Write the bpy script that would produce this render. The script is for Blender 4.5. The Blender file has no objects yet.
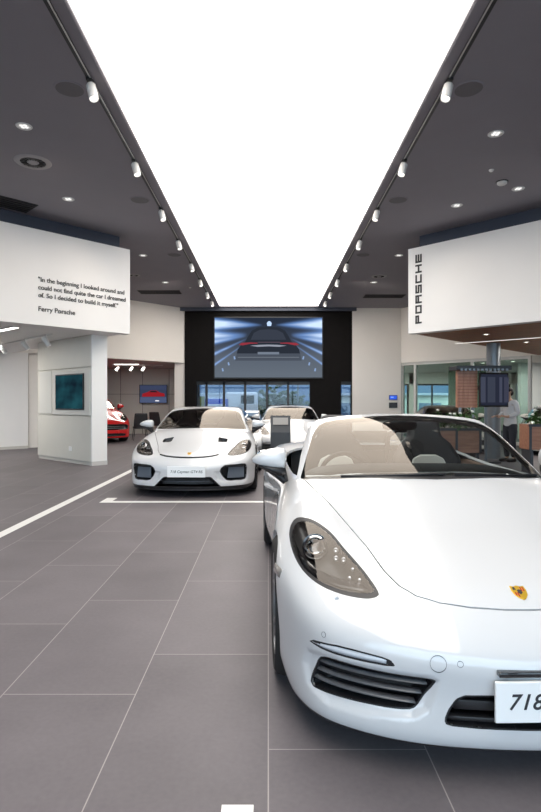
import bpy, math, random
import numpy as np
from mathutils import Vector, Matrix, Euler
random.seed(7); np.random.seed(7)
SC = bpy.context.scene
COL = SC.collection
PI = math.pi
R = math.radians

# camera constants measured off the photograph: focal length in pixels, eye height, vanishing point
FPX, EYE, VX, VY = 555.0, 1.315, 268.3, 403.5

# =============================================================== materials
MATS = {}
def mat(name, col, rough=.5, metal=0, coat=0, emit=None, es=0, noise=0, nscale=8, bump=0, spec=.5, trans=0, ior=1.5, coatr=.03):
    if name in MATS: return MATS[name]
    m = bpy.data.materials.new(name); m.use_nodes = True
    nt = m.node_tree; b = nt.nodes['Principled BSDF']
    b.inputs['Base Color'].default_value = (*col, 1); b.inputs['Roughness'].default_value = rough
    b.inputs['Metallic'].default_value = metal; b.inputs['Coat Weight'].default_value = coat
    b.inputs['Coat Roughness'].default_value = coatr; b.inputs['Specular IOR Level'].default_value = spec
    b.inputs['Transmission Weight'].default_value = trans; b.inputs['IOR'].default_value = ior
    if emit: b.inputs['Emission Color'].default_value = (*emit, 1); b.inputs['Emission Strength'].default_value = es
    if noise or bump:
        tc = nt.nodes.new('ShaderNodeTexCoord'); nz = nt.nodes.new('ShaderNodeTexNoise')
        nz.inputs['Scale'].default_value = nscale; nz.inputs['Detail'].default_value = 6
        nt.links.new(tc.outputs['Object'], nz.inputs['Vector'])
        if noise:
            mx = nt.nodes.new('ShaderNodeMix'); mx.data_type = 'RGBA'
            mx.inputs[6].default_value = (*[c*(1-noise) for c in col], 1); mx.inputs[7].default_value = (*[min(1, c*(1+noise)) for c in col], 1)
            nt.links.new(nz.outputs['Fac'], mx.inputs[0]); nt.links.new(mx.outputs[2], b.inputs['Base Color'])
        if bump:
            bp = nt.nodes.new('ShaderNodeBump'); bp.inputs['Strength'].default_value = bump; bp.inputs['Distance'].default_value = .01
            nt.links.new(nz.outputs['Fac'], bp.inputs['Height']); nt.links.new(bp.outputs['Normal'], b.inputs['Normal'])
    MATS[name] = m; return m

def glass(name, tint=(1, 1, 1), ior=1.5, rough=0.0, refl=(1, 1, 1)):
    """thin pane: what it does not mirror passes straight through"""
    if name in MATS: return MATS[name]
    m = bpy.data.materials.new(name); m.use_nodes = True; nt = m.node_tree; nt.nodes.clear()
    o = nt.nodes.new('ShaderNodeOutputMaterial'); mx = nt.nodes.new('ShaderNodeMixShader')
    t = nt.nodes.new('ShaderNodeBsdfTransparent'); g = nt.nodes.new('ShaderNodeBsdfGlossy'); f = nt.nodes.new('ShaderNodeFresnel')
    t.inputs['Color'].default_value = (*tint, 1); g.inputs['Roughness'].default_value = rough; g.inputs['Color'].default_value = (*refl, 1)
    f.inputs['IOR'].default_value = ior
    nt.links.new(f.outputs[0], mx.inputs[0]); nt.links.new(t.outputs[0], mx.inputs[1]); nt.links.new(g.outputs[0], mx.inputs[2])
    nt.links.new(mx.outputs[0], o.inputs['Surface'])
    MATS[name] = m; return m

def emis(name, col, s):
    if name in MATS: return MATS[name]
    m = bpy.data.materials.new(name); m.use_nodes = True; nt = m.node_tree; nt.nodes.clear()
    o = nt.nodes.new('ShaderNodeOutputMaterial'); e = nt.nodes.new('ShaderNodeEmission')
    e.inputs[0].default_value = (*col, 1); e.inputs[1].default_value = s
    nt.links.new(e.outputs[0], o.inputs['Surface']); MATS[name] = m; return m

# =============================================================== object helpers
def link(o, parent=None):
    COL.objects.link(o)
    if parent is not None: o.parent = parent
    return o
def tag(o, label=None, cat=None, group=None, kind=None):
    if label: o['label'] = label
    if cat: o['category'] = cat
    if group: o['group'] = group
    if kind: o['kind'] = kind
    return o
def thing(name, label, cat, loc=(0, 0, 0), rz=0, group=None):
    o = bpy.data.objects.new(name, None); link(o); o.empty_display_size = .2
    o.location = loc; o.rotation_euler = (0, 0, rz)
    return tag(o, label, cat, group)
def copy_tree(o, parent=None):
    kids = [c for c in bpy.data.objects if c.parent == o]
    c = o.copy(); COL.objects.link(c); c.parent = parent
    for k in kids: copy_tree(k, c)
    return c

class Geo:
    """collects shapes, then becomes ONE mesh object"""
    def __init__(s): s.v = []; s.f = []
    def add(s, vs, fs):
        n = len(s.v); s.v += [tuple(v) for v in vs]; s.f += [tuple(i+n for i in f) for f in fs]; return s
    def box(s, c, d, rz=0, M=None):
        x, y, z = [q/2 for q in d]
        vs = [Vector((sx*x, sy*y, sz*z)) for sz in (-1, 1) for sy in (-1, 1) for sx in (-1, 1)]
        A = M if M is not None else Matrix.Rotation(rz, 4, 'Z')
        vs = [A @ v + Vector(c) for v in vs]
        return s.add(vs, [(0, 2, 3, 1), (4, 5, 7, 6), (0, 1, 5, 4), (2, 6, 7, 3), (0, 4, 6, 2), (1, 3, 7, 5)])
    def prism(s, poly, h, M=Matrix()):
        """poly in local xy, extruded along local z from 0 to h"""
        n = len(poly)
        a = sum(poly[i][0]*poly[(i+1) % n][1]-poly[(i+1) % n][0]*poly[i][1] for i in range(n))
        if a < 0: poly = poly[::-1]
        vs = [M @ Vector((p[0], p[1], 0)) for p in poly]+[M @ Vector((p[0], p[1], h)) for p in poly]
        fs = [tuple(range(n-1, -1, -1)), tuple(range(n, 2*n))]+[(i, (i+1) % n, n+(i+1) % n, n+i) for i in range(n)]
        return s.add(vs, fs)
    def lathe(s, prof, n=24, M=Matrix(), closed=False):
        """prof: (r, z) pairs around local z"""
        vs = []; m = len(prof)
        for r, z in prof:
            for k in range(n): vs.append(M @ Vector((r*math.cos(2*PI*k/n), r*math.sin(2*PI*k/n), z)))
        fs = []
        for i in range(m if closed else m-1):
            j = (i+1) % m
            for k in range(n): fs.append((i*n+k, i*n+(k+1) % n, j*n+(k+1) % n, j*n+k))
        if not closed:
            fs.append(tuple(range(n-1, -1, -1))); fs.append(tuple(range((m-1)*n, m*n)))
        return s.add(vs, fs)
    def tube(s, pts, r, n=8, closed=False):
        pts = [Vector(p) for p in pts]; m = len(pts); vs = []; up = None
        for i, p in enumerate(pts):
            a = pts[(i-1) % m] if (closed or i) else p; b = pts[(i+1) % m] if (closed or i < m-1) else p
            t = (b-a).normalized()
            if up is None: up = t.orthogonal().normalized()
            up = (up-t*up.dot(t)).normalized(); q = t.cross(up)
            rr = r[i] if isinstance(r, (list, tuple)) else r
            for k in range(n): vs.append(p+rr*(math.cos(2*PI*k/n)*up+math.sin(2*PI*k/n)*q))
        fs = [(i*n+k, i*n+(k+1) % n, ((i+1) % m)*n+(k+1) % n, ((i+1) % m)*n+k) for i in range(m if closed else m-1) for k in range(n)]
        if not closed: fs += [tuple(range(n-1, -1, -1)), tuple(range((m-1)*n, m*n))]
        return s.add(vs, fs)
    def ball(s, c, d, n=20, m=12, e=1.0, M=Matrix()):
        """superellipsoid"""
        def pw(a): return math.copysign(abs(a)**e, a)
        vs = []
        for i in range(1, m):
            th = PI*i/m-PI/2
            for k in range(n):
                ph = 2*PI*k/n
                vs.append(M @ Vector((d[0]/2*pw(math.cos(th))*pw(math.cos(ph)), d[1]/2*pw(math.cos(th))*pw(math.sin(ph)), d[2]/2*pw(math.sin(th))))+Vector(c))
        vs += [M @ Vector((0, 0, -d[2]/2))+Vector(c), M @ Vector((0, 0, d[2]/2))+Vector(c)]
        fs = [(i*n+k, i*n+(k+1) % n, (i+1)*n+(k+1) % n, (i+1)*n+k) for i in range(m-2) for k in range(n)]
        b = len(vs)-2
        fs += [(b, (k+1) % n, k) for k in range(n)]+[(b+1, (m-2)*n+k, (m-2)*n+(k+1) % n) for k in range(n)]
        return s.add(vs, fs)
    def sheet(s, grid):
        """grid of points [row][col]"""
        r, c = len(grid), len(grid[0])
        return s.add([p for row in grid for p in row], [(i*c+j, i*c+j+1, (i+1)*c+j+1, (i+1)*c+j) for i in range(r-1) for j in range(c-1)])
    def build(s, name, m, parent=None, smooth=False, bevel=0, seg=2, loc=None, rz=None, solid=0, subsurf=0):
        me = bpy.data.meshes.new(name); me.from_pydata(s.v, [], s.f); me.update()
        me.materials.append(m)
        o = link(bpy.data.objects.new(name, me), parent)
        if smooth:
            me.polygons.foreach_set('use_smooth', [True]*len(me.polygons))
            try: me.set_sharp_from_angle(angle=R(42))
            except Exception: pass
        if solid:
            md = o.modifiers.new('thick', 'SOLIDIFY'); md.thickness = solid; md.offset = 0
        if bevel:
            md = o.modifiers.new('bevel', 'BEVEL'); md.width = bevel; md.segments = seg; md.limit_method = 'ANGLE'; md.angle_limit = R(40)
        if subsurf:
            md = o.modifiers.new('sub', 'SUBSURF'); md.levels = md.render_levels = subsurf
        if loc is not None: o.location = loc
        if rz is not None: o.rotation_euler = (0, 0, rz)
        return o
def struct(name, g, m, **k):
    o = g.build(name, m, **k); o['kind'] = 'structure'; return o
def rotx(a): return Matrix.Rotation(a, 4, 'X')
def roty(a): return Matrix.Rotation(a, 4, 'Y')
def rotz(a): return Matrix.Rotation(a, 4, 'Z')
def tr(x, y, z): return Matrix.Translation((x, y, z))
def seg_box(g, p0, p1, z0, z1, th, side=0):
    """upright slab along the floor segment p0-p1; side shifts it sideways"""
    a, b = Vector((*p0, 0)), Vector((*p1, 0)); d = b-a; ang = math.atan2(d.y, d.x)
    n = Vector((-math.sin(ang), math.cos(ang), 0))
    c = (a+b)/2+n*side*th/2
    return g.box((c.x, c.y, (z0+z1)/2), (d.length, th, z1-z0), ang)
def text_mesh(txt, size, depth=.002, fat=0, shear=0, spacing=1, align='LEFT'):
    cu = bpy.data.curves.new('lettering', 'FONT'); cu.body = txt; cu.size = size; cu.extrude = depth; cu.offset = fat; cu.shear = shear
    cu.space_character = spacing; cu.align_x = align
    o = bpy.data.objects.new('tmp', cu); COL.objects.link(o); dg = bpy.context.evaluated_depsgraph_get()
    me = bpy.data.meshes.new_from_object(o.evaluated_get(dg)); bpy.data.objects.remove(o)
    return me
def text_obj(name, txt, size, m, M, parent=None, width=None, **k):
    me = text_mesh(txt, size, **k)
    if width:
        xs = [v.co.x for v in me.vertices]; s = width/(max(xs)-min(xs))
        me.transform(Matrix.Diagonal((s, s, 1, 1)))
    me.transform(M); me.materials.clear(); me.materials.append(m)
    return link(bpy.data.objects.new(name, me), parent)
# ---------------------------------------------------------------- splines
class Spl:
    """natural cubic spline written as a basis, so tensor products are easy"""
    def __init__(s, k):
        s.k = k = np.asarray(k, float); n = len(k); h = np.diff(k)
        A = np.eye(n); B = np.zeros((n, n))
        for i in range(1, n-1):
            A[i, i-1] = h[i-1]/6; A[i, i] = (h[i-1]+h[i])/3; A[i, i+1] = h[i]/6
            B[i, i-1] = 1/h[i-1]; B[i, i] = -1/h[i-1]-1/h[i]; B[i, i+1] = 1/h[i]
        s.M = np.linalg.solve(A, B)
    def basis(s, x):
        k = s.k; n = len(k); x = np.clip(np.asarray(x, float).ravel(), k[0], k[-1])
        i = np.clip(np.searchsorted(k, x)-1, 0, n-2); h = k[i+1]-k[i]
        a = (k[i+1]-x)/h; b = 1-a
        E = np.zeros((len(x), n)); r = np.arange(len(x))
        E[r, i] += a; E[r, i+1] += b
        E += ((a**3-a)*h*h/6)[:, None]*s.M[i] + ((b**3-b)*h*h/6)[:, None]*s.M[i+1]
        return E
def curve(pts):
    k, v = zip(*pts); sp = Spl(k); v = np.array(v, float)
    def f(x):
        x = np.asarray(x, float); return (sp.basis(x) @ v).reshape(x.shape)
    return f
def smax(a, b, k):
    h = np.clip(k-np.abs(a-b), 0, None)/k
    return np.maximum(a, b)+h*h*h*k/6
def smin(a, b, k): return -smax(-a, -b, k)

# ---------------------------------------------------------------- sports car body, nose at y=0, metres
COLX = [0, .28, .46, .60, .70, .80, .90, 1.0]
TOP = [
 (-.10, [.360, .355, .340, .315, .285, .240, .180, .10]),
 (.00,  [.445, .440, .424, .392, .360, .315, .250, .17]),
 (.10,  [.528, .523, .506, .474, .440, .392, .320, .22]),
 (.20,  [.594, .588, .570, .535, .505, .458, .380, .27]),
 (.32,  [.640, .632, .612, .588, .565, .520, .440, .32]),
 (.50,  [.695, .687, .667, .670, .662, .615, .530, .40]),
 (.75,  [.768, .760, .742, .757, .765, .725, .640, .50]),
 (1.0,  [.850, .841, .822, .825, .828, .785, .700, .56]),
 (1.22, [.912, .903, .883, .868, .860, .815, .730, .60]),
 (1.50, [.940, .930, .915, .895, .880, .838, .755, .62]),
 (2.0,  [.950, .942, .928, .908, .892, .850, .765, .63]),
 (2.6,  [.965, .958, .945, .928, .910, .872, .790, .66]),
 (3.1,  [.985, .978, .968, .955, .940, .905, .830, .70]),
 (3.5,  [.975, .968, .958, .945, .930, .895, .815, .68]),
 (4.0,  [.920, .913, .900, .885, .865, .820, .730, .58]),
 (4.3,  [.860, .850, .835, .815, .790, .740, .640, .48]),
 (4.5,  [.800, .790, .770, .750, .720, .660, .560, .40])]
_cx = np.array(COLX); _full = np.concatenate([-_cx[:0:-1], _cx])
_SX = Spl(_full); _SY = Spl([r[0] for r in TOP])
_Z = np.array([r[1] for r in TOP]); _Z = np.concatenate([_Z[:, :0:-1], _Z], 1)
def ztop(x, y):
    x, y = np.broadcast_arrays(x, y)
    return np.einsum('ni,nj,ij->n', _SY.basis(y), _SX.basis(x), _Z, optimize=True).reshape(x.shape)
nose = curve([(-1.1, .95), (-.9, .56), (-.84, .40), (-.79, .295), (-.67, .165), (-.47, .065), (-.25, .018), (0, 0), (.25, .018), (.47, .065), (.67, .165), (.79, .295), (.84, .40), (.9, .56), (1.1, .95)])
tailx = curve([(-1.1, .8), (-.9, .45), (-.8, .25), (-.6, .1), (-.3, .02), (0, 0), (.3, .02), (.6, .1), (.8, .25), (.9, .45), (1.1, .8)])
prof = curve([(0, .16), (.10, .055), (.14, .022), (.20, .010), (.30, .014), (.40, .002), (.46, 0), (.52, .012), (.60, .05), (.80, .2), (1.2, .6)])
wid = curve([(-.2, .80), (.2, .86), (.5, .893), (.92, .905), (1.3, .885), (1.7, .862), (2.2, .860), (2.7, .880), (3.2, .905), (3.5, .905), (3.9, .88), (4.3, .82), (4.6, .74)])
tumb = curve([(0, .10), (.12, .05), (.22, .015), (.35, .0), (.5, -.002), (.65, .004), (.78, .03), (.9, .09), (1.3, .35)])
def sdf(poly, x, y):
    P = np.asarray(poly, float); Q = np.roll(P, -1, 0); x = np.asarray(x); y = np.asarray(y)
    best = np.full(x.shape, 1e9); inside = np.zeros(x.shape, bool)
    for (ax, ay), (bx, by) in zip(P, Q):
        ex, ey = bx-ax, by-ay; t = np.clip(((x-ax)*ex+(y-ay)*ey)/max(ex*ex+ey*ey, 1e-12), 0, 1)
        best = np.minimum(best, (x-ax-t*ex)**2+(y-ay-t*ey)**2)
        if ay != by:
            inside ^= ((ay > y) != (by > y)) & (x < ex*(y-ay)/(by-ay)+ax)
    return np.where(inside, -1, 1)*np.sqrt(best)
P_DENT = [(.815, .30), (.80, .375), (.74, .392), (.40, .388), (.35, .372), (.385, .25), (.44, .215), (.60, .195), (.72, .185), (.80, .22)]
def dent(ax, y, z):
    ax, z = np.broadcast_arrays(ax, z); s = np.clip(-sdf(P_DENT, ax, z)/.035, 0, 1)
    return .017*s*s*(3-2*s)*np.clip((1-y)/.3, 0, 1)
def f_body(x, y, z, zt=None):
    ax = np.abs(x)
    if zt is None: zt = ztop(x, y)
    a = (z-zt)*.93
    front = (nose(x)+prof(z)-y)*.85+dent(ax, y, z)
    rear = (y-4.38+tailx(x)+.5*prof(z))*.85
    side = ax-wid(y)+tumb(z)
    f = smax(side, front, .10)
    f = smax(f, rear, .12)
    f = smax(f, a, .09)
    return smax(f, .115-z, .03)
# greenhouse
roof = curve([(.6, .40), (.95, .70), (1.2, .897), (1.45, 1.027), (1.70, 1.140), (1.95, 1.222), (2.2, 1.258), (2.45, 1.265), (2.8, 1.238), (3.2, 1.150), (3.6, 1.02), (4.0, .86), (4.4, .66)])
wcab = curve([(.5, .84), (.88, .757), (1.0, .70), (1.1, .655), (1.2, .60), (1.3, .52)])
def f_cab(x, y, z):
    ax = np.abs(x)
    yy = y-.52*ax**2*np.clip((2.3-y)/1.1, 0, 1)-.15*ax**2*np.clip((2.3-y)/1.1, -1, 0)
    a = (z-roof(yy)+.06*ax**2)*.85
    s = (ax-wcab(z))*.9
    return np.maximum(smax(a, s, .09), np.maximum(.9-y, y-4.1))
def f_coupe(x, y, z): return smin(f_body(x, y, z), f_cab(x, y, z), .03)

# =============================================================== numpy surface tools
def surface_net(f, lo, hi, h):
    ax = [np.arange(lo[i], hi[i]+h, h) for i in range(3)]
    nx, ny, nz = map(len, ax)
    X, Y = np.meshgrid(ax[0], ax[1], indexing='ij')
    F = f(ax)                                                   # nx,ny,nz
    S = F < 0
    c = np.zeros((nx-1, ny-1, nz-1), np.int8)
    for i in (0, 1):
        for j in (0, 1):
            for k in (0, 1): c += S[i:nx-1+i, j:ny-1+j, k:nz-1+k]
    act = (c > 0) & (c < 8); idx = -np.ones(c.shape, np.int64); n = int(act.sum()); idx[act] = np.arange(n)
    I = np.argwhere(act); P = np.zeros((n, 3)); W = np.zeros(n)
    offs = [(i, j, k) for i in (0, 1) for j in (0, 1) for k in (0, 1)]
    for a in offs:
        for b in offs:
            if sum(abs(q-p) for p, q in zip(a, b)) == 1 and a < b:
                A = F[I[:, 0]+a[0], I[:, 1]+a[1], I[:, 2]+a[2]]; B = F[I[:, 0]+b[0], I[:, 1]+b[1], I[:, 2]+b[2]]
                m = (A < 0) != (B < 0); t = np.where(m, A/np.where(m, A-B, 1), 0)
                P += m[:, None]*(np.array(a)+t[:, None]*(np.array(b)-np.array(a))); W += m
    V = (I+P/W[:, None])*h+np.array(lo)
    T = []
    for d in range(3):
        e, g = (d+1) % 3, (d+2) % 3
        A = np.take(S, range(S.shape[d]-1), d); B = np.take(S, range(1, S.shape[d]), d)
        E = np.argwhere(A != B); E = E[(E[:, e] > 0) & (E[:, g] > 0) & (E[:, e] < S.shape[e]-1) & (E[:, g] < S.shape[g]-1)]
        q = []
        for de, dg in ((0, 0), (1, 0), (1, 1), (0, 1)):
            J = E.copy(); J[:, e] -= de; J[:, g] -= dg; q.append(idx[J[:, 0], J[:, 1], J[:, 2]])
        q = np.stack(q, 1); q = q[(q >= 0).all(1)]
        T += [q[:, [0, 1, 2]], q[:, [0, 2, 3]]]
    return V, np.concatenate(T)
def grad(f, V, e=.002):
    G = np.zeros_like(V)
    for i in range(3):
        d = np.zeros(3); d[i] = e
        G[:, i] = (f(*(V+d).T)-f(*(V-d).T))/(2*e)
    return G
def make_surface(fgrid, f, lo, hi, h):
    V, T = surface_net(fgrid, lo, hi, h)
    for _ in range(2):
        G = grad(f, V); v = f(*V.T); s = np.clip(v/np.maximum((G*G).sum(1), .05), -h, h); V = V-G*s[:, None]
    G = grad(f, V); N = G/np.maximum(np.linalg.norm(G, axis=1), 1e-6)[:, None]
    C = np.cross(V[T[:, 1]]-V[T[:, 0]], V[T[:, 2]]-V[T[:, 0]])
    flip = (C*N[T[:, 0]]).sum(1) < 0; T[flip] = T[flip][:, ::-1]
    ok = np.linalg.norm(C, axis=1) > 1e-9
    return V, N, T[ok]
def compact(V, N, T):
    u, inv = np.unique(T, return_inverse=True)
    return V[u], N[u], inv.reshape(-1, 3)
def clip(M, d):
    """split a surface along d = 0: returns (d<0 piece, d>0 piece)"""
    V, N, T = M; d = np.where(np.abs(d) < 1e-7, 1e-7, d); s = d < 0; k = s[T].sum(1)
    out = []
    mixed = T[(k == 1) | (k == 2)]
    lone_val = (s[mixed].sum(1) == 1)                            # is the lone corner inside?
    lone = np.array([[False]*3]) if len(mixed) == 0 else (s[mixed] == lone_val[:, None])
    if len(mixed):
        li = lone.argmax(1); r = np.arange(len(mixed))
        a = mixed[r, li]; b = mixed[r, (li+1) % 3]; c = mixed[r, (li+2) % 3]
        def cut(p, q):
            lo_, hi_ = np.minimum(p, q), np.maximum(p, q); return lo_*len(V)+hi_
        kab, kac = cut(a, b), cut(a, c)
        u, inv = np.unique(np.concatenate([kab, kac]), return_inverse=True)
        p, q = u//len(V), u % len(V); t = (d[p]/(d[p]-d[q]))[:, None]
        nV = V[p]+(V[q]-V[p])*t; nN = N[p]+(N[q]-N[p])*t; nN /= np.linalg.norm(nN, axis=1)[:, None]
        ab = len(V)+inv[:len(a)]; ac = len(V)+inv[len(a):]
        V2, N2 = np.concatenate([V, nV]), np.concatenate([N, nN])
        tri1 = np.stack([a, ab, ac], 1); tri2 = np.concatenate([np.stack([ab, b, c], 1), np.stack([ab, c, ac], 1)]); lv2 = np.concatenate([lone_val, lone_val])
        ins = np.concatenate([T[k == 3], tri1[lone_val], tri2[~lv2]]); outs = np.concatenate([T[k == 0], tri1[~lone_val], tri2[lv2]])
    else: V2, N2, ins, outs = V, N, T[k == 3], T[k == 0]
    return compact(V2, N2, ins), compact(V2, N2, outs)
def rounded(poly, n=4):
    P = [np.array(p, float) for p in poly]; m = len(P); out = []
    for i in range(m):
        a, b, c, d = P[i-1], P[i], P[(i+1) % m], P[(i+2) % m]
        for j in range(n):
            t = j/n; out.append(.5*(2*b+(c-a)*t+(2*a-5*b+4*c-d)*t*t+(3*b-a-3*c+d)*t**3))
    return np.array(out)
def mirror_poly(half):
    """half outline with x >= 0 running from x=0 to x=0"""
    return list(half)+[(-x, y) for x, y in half[::-1] if x > 1e-6]
def np_obj(name, M, m, parent, rim=0, flat=False):
    V, N, T = M
    L = N[T].reshape(-1, 3)
    if rim:
        e = np.concatenate([T[:, [0, 1]], T[:, [1, 2]], T[:, [2, 0]]]); key = np.sort(e, 1); key = key[:, 0]*len(V)+key[:, 1]
        u, first, cnt = np.unique(key, return_index=True, return_counts=True); b = e[first[cnt == 1]]
        n = len(V); a0, b0 = b[:, 0], b[:, 1]
        A, B = V[a0], V[b0]; A2, B2 = A-N[a0]*rim, B-N[b0]*rim; k = len(b)
        nv = np.concatenate([A, B, B2, A2]); i = np.arange(k)+n
        q = np.concatenate([np.stack([i+k, i, i+2*k], 1), np.stack([i, i+3*k, i+2*k], 1)])
        fn = np.cross(A-B, B2-B); fn /= np.maximum(np.linalg.norm(fn, axis=1), 1e-9)[:, None]
        V = np.concatenate([V, nv]); T = np.concatenate([T, q]); L = np.concatenate([L, np.repeat(np.concatenate([fn, fn]), 3, 0)])
    me = bpy.data.meshes.new(name)
    me.vertices.add(len(V)); me.vertices.foreach_set('co', V.astype(np.float32).ravel())
    me.loops.add(len(T)*3); me.loops.foreach_set('vertex_index', T.astype(np.int32).ravel())
    me.polygons.add(len(T)); me.polygons.foreach_set('loop_start', np.arange(0, len(T)*3, 3, dtype=np.int32))
    me.update(); me.validate()
    me.polygons.foreach_set('use_smooth', np.full(len(me.polygons), not flat))
    if not flat and len(me.loops) == len(L): me.normals_split_custom_set(L.astype(np.float32).tolist())
    me.materials.append(m)
    return link(bpy.data.objects.new(name, me), parent)
def bowl(M, d, depth, run):
    """the clipped patch sunk below the skin, back to the rim at d=0"""
    V, N, T = M; s = np.clip(-d/run, 0, 1); s = np.sqrt(1-(1-s)**2)
    V2 = V-N*(depth*s)[:, None]
    fn = np.cross(V2[T[:, 1]]-V2[T[:, 0]], V2[T[:, 2]]-V2[T[:, 0]])
    NN = np.zeros_like(V2)
    for i in range(3): np.add.at(NN, T[:, i], fn)
    NN /= np.maximum(np.linalg.norm(NN, axis=1), 1e-12)[:, None]
    return V2, NN, T
def halves(M):
    return [clip(M, M[0][:, 0]*s)[0] for s in (1, -1)]           # x<0 piece, x>0 piece


# =============================================================== car materials
PAINT = mat('white_paint', (.60, .608, .622), .30, coat=1, coatr=.015, spec=.5)
BLACKP = mat('black_plastic', (.012, .012, .014), .42, noise=.2, nscale=60)
GLOSSB = mat('gloss_black', (.008, .008, .010), .08, coat=1)
RUBBER = mat('tyre_rubber', (.014, .014, .015), .75, noise=.2, nscale=40)
SEAL = mat('rubber_seal', (.010, .010, .012), .5)
ALLOY = mat('alloy', (.42, .43, .45), .28, metal=1)
DARKALLOY = mat('dark_alloy', (.05, .05, .055), .3, metal=1)
CHROME = mat('chrome', (.85, .86, .88), .06, metal=1)
STEEL = mat('steel', (.5, .5, .52), .35, metal=1)
LAMPIN = mat('lamp_housing', (.07, .068, .066), .35, metal=.3)
LAMPDK = mat('lamp_housing_dark', (.012, .012, .014), .2, coat=.6)
GLASSW = glass('windscreen_glass', (.50, .56, .57), 1.62, refl=(1, .90, .80))
GLASSS = glass('side_glass', (.35, .37, .38), 1.5)
GLASSL = glass('lamp_glass', (.93, .95, .97), 1.55, refl=(1, .92, .84))
LEATHER = mat('black_leather', (.018, .018, .020), .55, bump=.1, nscale=120)
CREAM = mat('cream_leather', (.72, .71, .66), .5, bump=.1, nscale=120)
BROWNT = mat('brown_trim', (.30, .20, .15), .5)
GOLD = mat('badge_gold', (.83, .52, .05), .28, metal=.6, coat=.5)
BADGER = mat('badge_red', (.45, .02, .02), .3, coat=.5)
PLATE = mat('plate_white', (.86, .87, .87), .35)
INK = mat('plate_ink', (.03, .03, .035), .5)
LED = mat('daylight_lens', (.62, .65, .70), .12, coat=1)
REDP = mat('red_paint', (.62, .008, .010), .3, coat=1, coatr=.02)
CREAMP = mat('cream_paint', (.66, .63, .56), .3, coat=1, coatr=.02)
SLAT = mat('slat_satin', (.10, .102, .11), .3, coat=.3)
AMBER = mat('marker_lens', (.20, .19, .18), .15, coat=1)

# outlines in car coordinates (metres; x outward from the centre line, y back from the nose, z up)
P_HEAD = rounded([(.775, .766), (.716, .767), (.652, .736), (.608, .691), (.566, .651), (.537, .619), (.519, .590), (.533, .579), (.579, .571), (.657, .573), (.735, .587), (.793, .614), (.825, .655), (.833, .704), (.812, .744)], 3)
P_HOOD = mirror_poly([(0, .149), (.092, .151), (.211, .163), (.317, .187), (.392, .227), (.437, .293), (.472, .40), (.508, .57), (.589, .827), (.677, 1.127), (.708, 1.375), (.64, 1.345), (.4, 1.24), (.2, 1.18), (0, 1.16)])
P_COWL = mirror_poly([(0, 1.167), (.2, 1.187), (.4, 1.247), (.64, 1.352), (.712, 1.39), (.715, 1.47), (.66, 1.44), (.4, 1.325), (0, 1.27)])
P_SIDE = rounded([(.744, .360), (.760, .317), (.778, .250), (.768, .229), (.695, .231), (.586, .236), (.480, .241), (.436, .254), (.410, .294), (.371, .360), (.40, .366), (.481, .367), (.587, .369), (.695, .371)], 2)
P_DRL = rounded([(.797, .408), (.783, .415), (.696, .433), (.588, .431), (.524, .422), (.508, .401), (.567, .397), (.663, .396), (.75, .398)], 2)
P_MID = mirror_poly([(0, .326), (.199, .326), (.280, .322), (.308, .308), (.334, .268), (.346, .238), (.346, .220), (.322, .214), (.237, .211), (0, .210)])
P_GLASS = mirror_poly([(0, 1.233), (.18, 1.227), (.341, 1.214), (.45, 1.201), (.515, 1.188), (.560, 1.168), (.590, 1.140), (.616, 1.106), (.672, .990), (.722, .880), (.70, .80), (0, .80)])
P_FRAME = mirror_poly([(0, 1.248), (.18, 1.242), (.36, 1.229), (.48, 1.216), (.55, 1.203), (.600, 1.176), (.625, 1.147), (.645, 1.111), (.703, .984), (.749, .86), (.70, .80), (0, .80)])
P_OPEN = mirror_poly([(0, 1.30), (.4, 1.355), (.655, 1.46), (.715, 1.54), (.748, 1.70), (.752, 2.45), (.735, 2.70), (.65, 2.82), (.4, 2.88), (0, 2.90)])
P_DOOR = rounded([(1.52, .24), (1.56, .21), (2.55, .21), (2.68, .30), (2.74, .55), (2.76, .80), (2.755, .98), (1.56, .98), (1.545, .75)], 2)
P_SWIN = rounded([(1.60, .945), (1.85, 1.075), (2.10, 1.165), (2.40, 1.195), (2.75, 1.165), (3.05, 1.09), (3.20, .99), (3.05, .955), (2.4, .945)], 3)
P_DUCT = [(.345, .70), (.475, .72), (.475, .86), (.33, .90)]
P_GTIN = rounded([(.775, .462), (.64, .462), (.50, .455), (.434, .372), (.52, .245), (.64, .238), (.765, .242), (.785, .35)], 2)
P_BAND = mirror_poly([(0, .50), (.60, .495), (.74, .46), (.76, .42), (.74, .36), (.60, .345), (0, .34)])
P_LOWER = mirror_poly([(0, .255), (.50, .25), (.66, .23), (.62, .175), (0, .165)])
P_GTMID = mirror_poly([(0, .300), (.305, .300), (.33, .290), (.447, .170), (.46, .10), (0, .10)])

def ysurf(x, z, f=None):
    y = np.linspace(-.05, 1.2, 2501); v = (f or f_body)(np.full_like(y, x), y, np.full_like(y, z)); i = np.argmax(v < 0)
    return float(y[i])
def nsurf(x, y, z, f=None):
    g = grad(f or f_body, np.array([[x, y, z]]))[0]; return Vector(g/np.linalg.norm(g))
def aim(p, n, up=Vector((0, 0, 1))):
    """matrix whose local z is the normal n and local y points up"""
    n = n.normalized(); x = up.cross(n).normalized(); y = n.cross(x)
    return Matrix((( x.x, y.x, n.x, p[0]), (x.y, y.y, n.y, p[1]), (x.z, y.z, n.z, p[2]), (0, 0, 0, 1)))

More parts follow.
